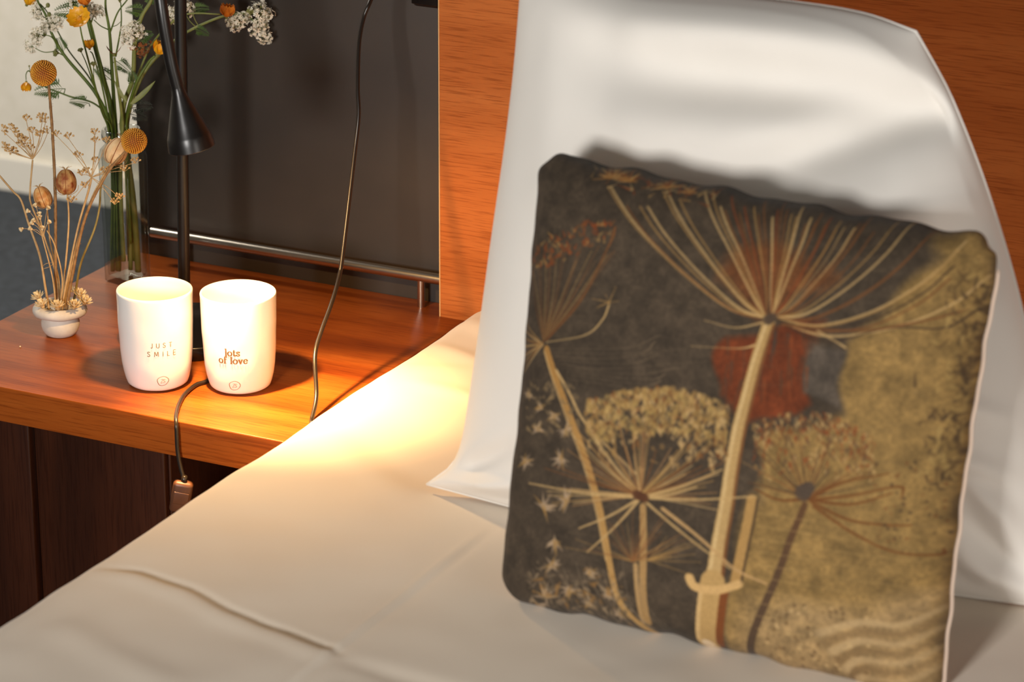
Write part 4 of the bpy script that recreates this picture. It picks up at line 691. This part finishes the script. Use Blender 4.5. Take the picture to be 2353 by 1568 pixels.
('dried_twig', 'smooth olive dried twig bending up toward the vase', 'dried twig', 'dried flowers in the small pot', [([(-3374, -2714, 5262), (-3351, -2658, 5420), (-3299, -2588, 5786), (-3167, -2501, 6157), (-3106, -2471, 6406), (-3079, -2459, 6655), (-3014, -2427, 6813)], 1.44, 0.96, 'olive')], []),
('dried_blossoms', 'tiny white dried blossoms on wiry stems low in the pot', 'dried flower', 'dried flowers in the small pot', [([(-3440, -2901, 5301), (-3446, -2927, 5691), (-3512, -2981, 6156), (-3546, -2998, 6345)], 0.96, 0.6, 'straw'), ([(-3388, -2909, 5312), (-3329, -2914, 5705), (-3379, -2950, 6082), (-3454, -2975, 6253)], 0.96, 0.6, 'straw'), ([(-3497, -2985, 6175), (-3551, -3022, 6354), (-3610, -3057, 6471)], 0.36, 0.29, 'straw'), ([(-3497, -2985, 6175), (-3589, -3041, 6257), (-3687, -3094, 6278)], 0.36, 0.29, 'straw'), ([(-3497, -2985, 6175), (-3545, -3019, 6252), (-3598, -3051, 6268)], 0.36, 0.29, 'straw'), ([(-3497, -2985, 6175), (-3528, -3011, 6297), (-3565, -3035, 6358)], 0.36, 0.29, 'straw'), ([(-3497, -2985, 6175), (-3503, -2999, 6332), (-3515, -3011, 6427)], 0.36, 0.29, 'straw'), ([(-3497, -2985, 6175), (-3465, -2980, 6287), (-3439, -2973, 6338)], 0.36, 0.29, 'straw'), ([(-3497, -2985, 6175), (-3494, -2995, 6252), (-3497, -3002, 6269)], 0.36, 0.29, 'straw'), ([(-3497, -2985, 6175), (-3518, -3006, 6381), (-3545, -3025, 6525)], 0.36, 0.29, 'straw'), ([(-3497, -2985, 6175), (-3466, -2981, 6366), (-3440, -2974, 6496)], 0.36, 0.29, 'straw'), ([(-3497, -2985, 6175), (-3537, -3016, 6282), (-3583, -3044, 6328)], 0.36, 0.29, 'straw'), ([(-3497, -2985, 6175), (-3502, -2999, 6312), (-3513, -3009, 6387)], 0.36, 0.29, 'straw')], [('blossom', (-3607, -3061, 6472), 3.85, (-0.57, -0.74, 0.37), 0), ('blossom', (-3684, -3098, 6279), 3.85, (-0.35, -0.89, -0.28), 0), ('blossom', (-3596, -3055, 6270), 3.85, (-0.53, -0.64, 0.56), 0), ('blossom', (-3562, -3039, 6359), 3.85, (-0.39, -0.47, 0.79), 0), ('blossom', (-3512, -3015, 6429), 3.85, (-0.01, -0.22, 0.98), 0), ('blossom', (-3436, -2977, 6340), 3.85, (0.72, 0.02, 0.7), 0), ('blossom', (-3494, -3006, 6270), 3.85, (0.23, -0.1, 0.97), 0), ('blossom', (-3542, -3029, 6527), 3.85, (-0.3, -0.4, 0.87), 0), ('blossom', (-3437, -2978, 6498), 3.85, (0.65, 0.02, 0.76), 0), ('blossom', (-3580, -3048, 6329), 3.85, (-0.48, -0.57, 0.67), 0), ('blossom', (-3510, -3013, 6389), 3.85, (0.03, -0.2, 0.98), 0)]),
]
STRAW = [((-3682, -2864, 5397), 8.17, (-0.28, -0.29, 0.91)), ((-3540, -3006, 5378), 8.17, (-0.23, -0.26, 0.94)), ((-3328, -3025, 5398), 8.17, (-0.0, -0.13, 0.99)), ((-3176, -2939, 5401), 8.17, (0.26, -0.01, 0.97)), ((-3286, -2670, 5429), 8.17, (0.34, 0.02, 0.94)), ((-3146, -2780, 5405), 8.17, (0.42, 0.05, 0.9)), ((-3460, -2622, 5432), 8.17, (0.17, -0.05, 0.99))]
# ------------------------------------------------------------------ flowers: every stem is a thing, its heads are parts
def petal(mb, c, out, up, L, w, cupd, n=5, m_=4, tipnotch=0.1):
    """a curved petal starting at c, running along out and bending to up"""
    out = Vector(out).normalized(); up = Vector(up).normalized(); sd = out.cross(up).normalized(); vs = []; fs = []
    for i in range(n+1):
        t = i/n; wd_ = w*math.sin(math.pi*(.12+.74*t))**.8*(1 if t < 1 else .75)
        ang = cupd*t; base = c+out*(L*t*math.cos(ang))+up*(L*t*math.sin(ang))
        for j in range(m_+1):
            s = -1+2*j/m_; vs.append(base+sd*(wd_*s)+up*(w*.25*s*s)+out*(-tipnotch*L*(1-abs(s)) if i == n else 0))
    for i in range(n):
        for j in range(m_): a = i*(m_+1)+j; fs.append((a, a+1, a+m_+2, a+m_+1))
    mb.add(vs, fs)
def dirs(n, spread, axis):
    x, y, z = frame(axis); out = []
    for i in range(n):
        t = (i+.5)/n; th = math.acos(1-t*(1-math.cos(spread))); ph = i*2.39996; out.append(x*(math.sin(th)*math.cos(ph))+y*(math.sin(th)*math.sin(ph))+z*math.cos(th))
    return out
def tiny_flower(mb, c, d, r, n=5):
    x, y, z = frame(d); vs = [c]; fs = []
    for i in range(n):
        a = 2*math.pi*i/n+random.random()*.3; b = .42
        p1 = c+(x*math.cos(a-b)+y*math.sin(a-b))*r*.75+z*r*.25; p2 = c+(x*math.cos(a)+y*math.sin(a))*r+z*r*.15; p3 = c+(x*math.cos(a+b)+y*math.sin(a+b))*r*.75+z*r*.25
        k0 = len(vs); vs += [p1, p2, p3]; fs.append((0, k0, k0+1, k0+2))
    mb.add(vs, fs)
def head(e, kind, pos, size, d, extra):
    c = Vector(pos)/10000; s = size/1000; d = Vector(d); x, y, z = frame(d)
    if kind == 'umbellet':
        r = s*1.1; root = c-d*r*.75; st = MB(); fl = MB(); cn = MB()
        for q in dirs(20, 1.3, d):
            tip = root+q*r*random.uniform(.85, 1.1); tube(st, [root, tip], .00022, .00018, 4, False)
            for w in range(3):
                p = tip+Vector((random.gauss(0, 1), random.gauss(0, 1), random.gauss(0, 1)))*r*.13; tiny_flower(fl, p, (q+Vector((random.gauss(0, .4), random.gauss(0, .4), random.gauss(0, .4)))), r*random.uniform(.17, .23))
            ball(cn, tip-q*r*.08, r*.07, q, 5, 4)
        st.build('umbel_rays', PM['bud'], e); fl.build('blossom_cluster', PM['brownpetal'] if extra == 1 else PM['white'], e, False); cn.build('green_centres', PM['bud'], e)
    elif kind == 'buttercup':
        f = MB(); ball(f, c+d*s*.12, s*.20, d, 12, 8); f.build('flower_centre', PM['gold'], e)
        for i in range(6):
            a = i*math.pi*2/6+.2; p = MB(); petal(p, c, x*math.cos(a)+y*math.sin(a), d, s*1.05, s*.50, .35); p.build('petal', PM['yellow'], e)
    elif kind == 'cup':
        k_ = PM['orange'] if extra else PM['yellow']
        b0 = c-d*s*.6
        for i in range(6):
            a = i*math.pi*2/6; p = MB(); petal(p, b0, (x*math.cos(a)+y*math.sin(a))*1.0+d*.35, d, s*1.35, s*.62, .95); p.build('petal', k_, e)
        f = MB(); ball(f, b0+d*s*.45, s*.38, d, 12, 8); f.build('flower_centre', PM['gold'], e)
        f = MB(); ball(f, b0, s*.2, d, 10, 6); f.build('calyx', PM['bud'], e)
    elif kind == 'petals2':
        for sgn in (-1, 1): p = MB(); petal(p, c, RIGHT*sgn+d*.5, d, s*1.0, s*.34, .5); p.build('petal', PM['brownpetal'], e)
        f = MB(); ball(f, c, s*.2, d, 10, 6); f.build('flower_centre', PM['bud'], e)
    elif kind == 'bud':
        f = MB(); ball(f, c, s*.55, d, 10, 8, 1.15); f.build('bud', PM['bud'], e)
    elif kind == 'budc':
        f = MB()
        for q in dirs(9, 1.2, d): ball(f, c+q*s*.45, s*.2, q, 6, 5, 1.3); tube(f, [c-d*s*.3, c+q*s*.4], s*.06, s*.05, 4, False)
        f.build('bud_cluster', PM['bud'], e)
    elif kind == 'feather':
        mt = PM['darkleaf'] if extra == 2 else PM['leaf']; f = MB(); L = s*1.0; prev = None
        nrm_ = (-FWD); sd = nrm_.cross(d).normalized()
        def P(t): return c+d*(L*t)-Vector((0, 0, 1))*(L*.18*t*t)
        tube(f, [P(i/6) for i in range(7)], .0005, .0002, 5, False)
        for i in range(1, 12):
            t = i/12; l = L*.5*(1-t)**.7+L*.08; b = P(t)
            for sg in (-1, 1):
                q = (sd*sg+d*.9+nrm_*random.uniform(-.4, .4)).normalized(); tip = b+q*l; wv = q.cross(nrm_).normalized()
                for (u0, lw) in ((0, 1.0), (.35, .6), (.6, .45)):
                    r0 = b+q*l*u0
                    for s2 in ((0,) if u0 == 0 else (-1, 1)):
                        q2 = (q+wv*s2*.8).normalized(); t2 = r0+q2*l*(1-u0)*lw; w2 = q2.cross(nrm_).normalized()*l*.045
                        f.add([r0, r0.lerp(t2, .5)+w2+nrm_*l*.03, t2, r0.lerp(t2, .5)-w2], [(0, 1, 2, 3)])
        f.build('feathery_leaf', mt, e, False)
    elif kind == 'blade':
        f = MB(); nrm_ = -FWD; vs = []; fs = []; n = 12
        for i in range(n+1):
            t = i/n; p = c+d*(s*t)+Vector((0, 0, 1))*(-s*.16*(t*t-t)*-1.0)+nrm_*s*.05*math.sin(t*3); wv = d.cross(nrm_).normalized()*s*.075*math.sin(math.pi*(.1+.9*t))**.8
            vs += [p-wv, p-nrm_*s*.02, p+wv]
        for i in range(n): fs += [(i*3, i*3+1, i*3+4, i*3+3), (i*3+1, i*3+2, i*3+5, i*3+4)]
        f.add(vs, fs); f.build('leaf_blade', PM['palegreen'], e)
    elif kind == 'ball':
        f = MB(); ball(f, c, s*.92, d, 32, 20); f.build('flower_core', PM['goldcore'], e)
        f = MB()
        for q in dirs(430, math.pi*.98, d):
            p = c+q*s*.9; a, b, _ = frame(q); w = s*.060; t = p+q*s*.14
            f.add([p+a*w, p+b*w, p-a*w, p-b*w, t+a*w*.75, t+b*w*.75, t-a*w*.75, t-b*w*.75, t+q*s*.03], [(0, 1, 5, 4), (1, 2, 6, 5), (2, 3, 7, 6), (3, 0, 4, 7), (4, 5, 8), (5, 6, 8), (6, 7, 8), (7, 4, 8)])
        o = f.build('florets', PM['gold'], e); o['kind'] = 'stuff'
    elif kind == 'pod':
        f = MB(); vs = []; fs = []; SG, RG = 48, 18
        for j in range(RG+1):
            t = j/RG; th = math.pi*t; hgt = -math.cos(th)*s*1.18; rad = s*.93*math.sin(th)**.8*(1+.10*math.cos(th))
            for i in range(SG):
                a = 2*math.pi*i/SG; r = rad*(1+.045*math.cos(6*a)+.02*math.sin(12*a)); vs.append(c+d*hgt+(x*math.cos(a)+y*math.sin(a))*r)
        for j in range(RG):
            for i in range(SG): fs.append((j*SG+i, j*SG+(i+1) % SG, (j+1)*SG+(i+1) % SG, (j+1)*SG+i))
        f.add(vs, fs); f.build('pod_shell', PM['pod%d' % extra], e)
        rb = MB()
        for i in range(6):
            a = 2*math.pi*(i+.5)/6; pts = []
            for j in range(2, RG-1):
                th = math.pi*j/RG; pts.append(c+d*(-math.cos(th)*s*1.18)+(x*math.cos(a)+y*math.sin(a))*(s*.93*math.sin(th)**.8*(1+.10*math.cos(th))*.965))
            tube(rb, pts, s*.035, s*.035, 5, False)
        rb.build('pod_ribs', PM['brownpetal'], e)
        cr_ = MB()
        for i in range(6):
            a = 2*math.pi*i/6; q = x*math.cos(a)+y*math.sin(a); tube(cr_, catmull([c+d*s*1.05, c+d*s*1.3+q*s*.22, c+d*s*1.45+q*s*.6], 4), s*.05, s*.012, 5)
        cr_.build('pod_crown', PM['straw'], e)
        br_ = MB()
        for i in range(10):
            a = 2*math.pi*i/10; q = x*math.cos(a)+y*math.sin(a); tube(br_, catmull([c-d*s*1.12, c-d*s*1.2+q*s*.5, c-d*s*.8+q*s*1.08, c-d*s*.35+q*s*1.18], 4), s*.022, s*.012, 4)
        br_.build('bracts', PM['straw'], e)
    elif kind == 'spray':
        f = MB()
        for q in dirs(9, 1.3, d):
            tip = c+q*s*random.uniform(.7, 1.1); tube(f, [c-d*s*.2, tip], .00016, .00012, 3, False); ball(f, tip, s*random.uniform(.14, .2), q, 5, 4, 1.5)
            tiny_flower(f, tip, q, s*.3, 4)
        f.build('floret_spray', PM['tan'], e, False)
    elif kind == 'blossom':
        f = MB()
        for i in range(9):
            a = i*2*math.pi/9; petal(f, c, (x*math.cos(a)+y*math.sin(a))*1.0+d*.5, d, s*.95, s*.32, .5, 3, 2)
        ball(f, c+d*s*.1, s*.38, d, 8, 6); f.build('blossom', PM['cream'], e)
def keep_in_vase(p, r):
    """stems stay inside the glass below the lip"""
    if p.z > VC.z+.20: return p
    if p.z < VC.z+.0085+r: p = Vector((p.x, p.y, VC.z+.0085+r))
    d = p-VC; h = d.z; ang = math.radians(14); lx = d.x*math.cos(ang)-d.y*math.sin(ang); ly = d.x*math.sin(ang)+d.y*math.cos(ang)
    lim = ho-.0034-r; lx = max(-lim, min(lim, lx)); ly = max(-lim, min(lim, ly))
    if h > .135:
        k = min(1, (h-.135)/.02); R_ = .0172-r+max(0, (h-.186)*2.2); L = math.hypot(lx, ly)
        if L > R_: f = 1-k*(1-R_/L); lx *= f; ly *= f
    return VC+Vector((lx*math.cos(-ang)-ly*math.sin(-ang), lx*math.sin(-ang)+ly*math.cos(-ang), h))
def fresh_curve(pts, r0, n=8): return [keep_in_vase(p, r0) for p in catmull(pts, n)]
# fresh stems are pressed side by side in the vase: nudge neighbours apart level by level
FRESH = [[i, catmull([Vector(p)/10000 for p in pl[4][0][0]], 14), pl[4][0][1]/1000, pl[4][0][2]/1000] for i, pl in enumerate(PLANTS) if pl[3].startswith('fresh')]
def at_height(c, z):
    for a, b in zip(c, c[1:]):
        if a.z <= z <= b.z: return a.lerp(b, (z-a.z)/max(1e-6, b.z-a.z))
LEV = [VC.z+.012+.006*i for i in range(34)]
tab = {f[0]: {} for f in FRESH}
for z in LEV:
    P_ = [[f[0], at_height(f[1], z), f[2]] for f in FRESH]; P_ = [q for q in P_ if q[1] is not None]
    for it in range(60):
        for q in P_: q[1] = keep_in_vase(q[1], q[2])
        for i in range(len(P_)):
            for j in range(i):
                d = P_[i][1]-P_[j][1]; d.z = 0; need = P_[i][2]+P_[j][2]+.0002
                if d.length < need:
                    if d.length < 1e-6: d = Vector((.001*(i-j), .001, 0))
                    s_ = d.normalized()*(need-d.length)*.5; P_[i][1] += s_; P_[j][1] -= s_
    for q in P_: tab[q[0]][z] = q[1]
def settled(i, c, r):
    out = []
    for p in c:
        if p.z < LEV[0] or p.z > LEV[-1] or i not in tab: out.append(keep_in_vase(p, r)); continue
        k = (p.z-LEV[0])/.006; a = tab[i].get(LEV[min(int(k), 33)]); b = tab[i].get(LEV[min(int(k)+1, 33)]); q = a or b
        if q is None: out.append(keep_in_vase(p, r)); continue
        q = a.lerp(b, k-int(k)) if a and b else q
        w = max(0, min(1, (VC.z+.205-p.z)/.02)); out.append(p.lerp(Vector((q.x, q.y, p.z)), w))
    for it in range(3): out = [out[0]]+[(out[n-1]+out[n]*2+out[n+1])/4 if out[n].z < VC.z+.22 else out[n] for n in range(1, len(out)-1)]+[out[-1]]
    return out
for pi_, (name, label, cat, grp, stems, heads) in enumerate(PLANTS):
    p0 = Vector(stems[0][0][0])/10000
    e = thing(name, p0, label, cat, grp)
    for i, (pts, r0, r1, mk) in enumerate(stems):
        cv = catmull([Vector(p)/10000 for p in pts], 8)
        if grp.startswith('fresh') and i == 0: cv = settled(pi_, catmull([Vector(p)/10000 for p in pts], 14), r0/1000)
        elif not grp.startswith('fresh') and pts[0][2] < 5400:      # the hole in the pot that this stalk stands in
            h_ = at_height(cv, T+.0306)
            if h_ is not None: hm = MB(); lathe(hm, [(.0002, 0), (r0/1000+.0007, 0), (r0/1000+.0007, .0004), (.0002, .0004)], (h_.x, h_.y, PC[2]+.0302), seg=14); hm.build('flower_hole', M_HOLE, pot, False)
        mb = MB(); tube(mb, cv, r0/1000, r1/1000, 8 if r0 > .6 else 5, True, .12 if mk == 'brownstem' else 0)
        if mk == 'brownstem':
            Q = catmull([Vector(p)/10000 for p in pts], 16)
            for q in Q[8:]:
                for w in range(2):
                    v_ = Vector((random.gauss(0, 1), random.gauss(0, 1), random.gauss(0, 1))).normalized(); tube(mb, [q, q+v_*r0/1000*1.7], .00018, .0001, 3, False)
        mb.build('stem' if i == 0 or len(stems) < 6 else 'umbel_ray', PM[mk], e)
    for h in heads: head(e, *h)
for (pos, size, d) in STRAW:
    c = Vector(pos)/10000; d = Vector(d); x, y, z = frame(d); s = size/1000
    e = thing('straw_flower', c, 'tiny cream straw flower tucked into the rim of the clay pot', 'dried flower', 'straw flowers on the pot rim')
    for ring, (n, tilt, L) in enumerate(((9, .35, 1.15), (8, .8, 1.1), (6, 1.25, 1.0))):
        f = MB()
        for i in range(n):
            a = 2*math.pi*(i+.5*ring)/n; petal(f, c, (x*math.cos(a)+y*math.sin(a))*math.cos(tilt)+d*math.sin(tilt), d, s*L, s*.2, .15, 3, 2)
        f.build('petal_ring', PM['cream'], e)
    f = MB(); ball(f, c, s*.3, d, 8, 6); f.build('flower_base', PM['tan'], e)
# loose crumbs fallen from the dried flowers
for (x_, y_, r_) in ((-.362, -.335, .0011), (-.298, -.215, .0008)):
    f = MB(); ball(f, (x_, y_, T+r_*.8), r_, (.3, .2, 1), 7, 5, .8)
    tag(f.build('flower_crumb', PM['cream']), 'tiny pale crumb of dried flower lying on the table', 'crumb', 'crumbs on the table')
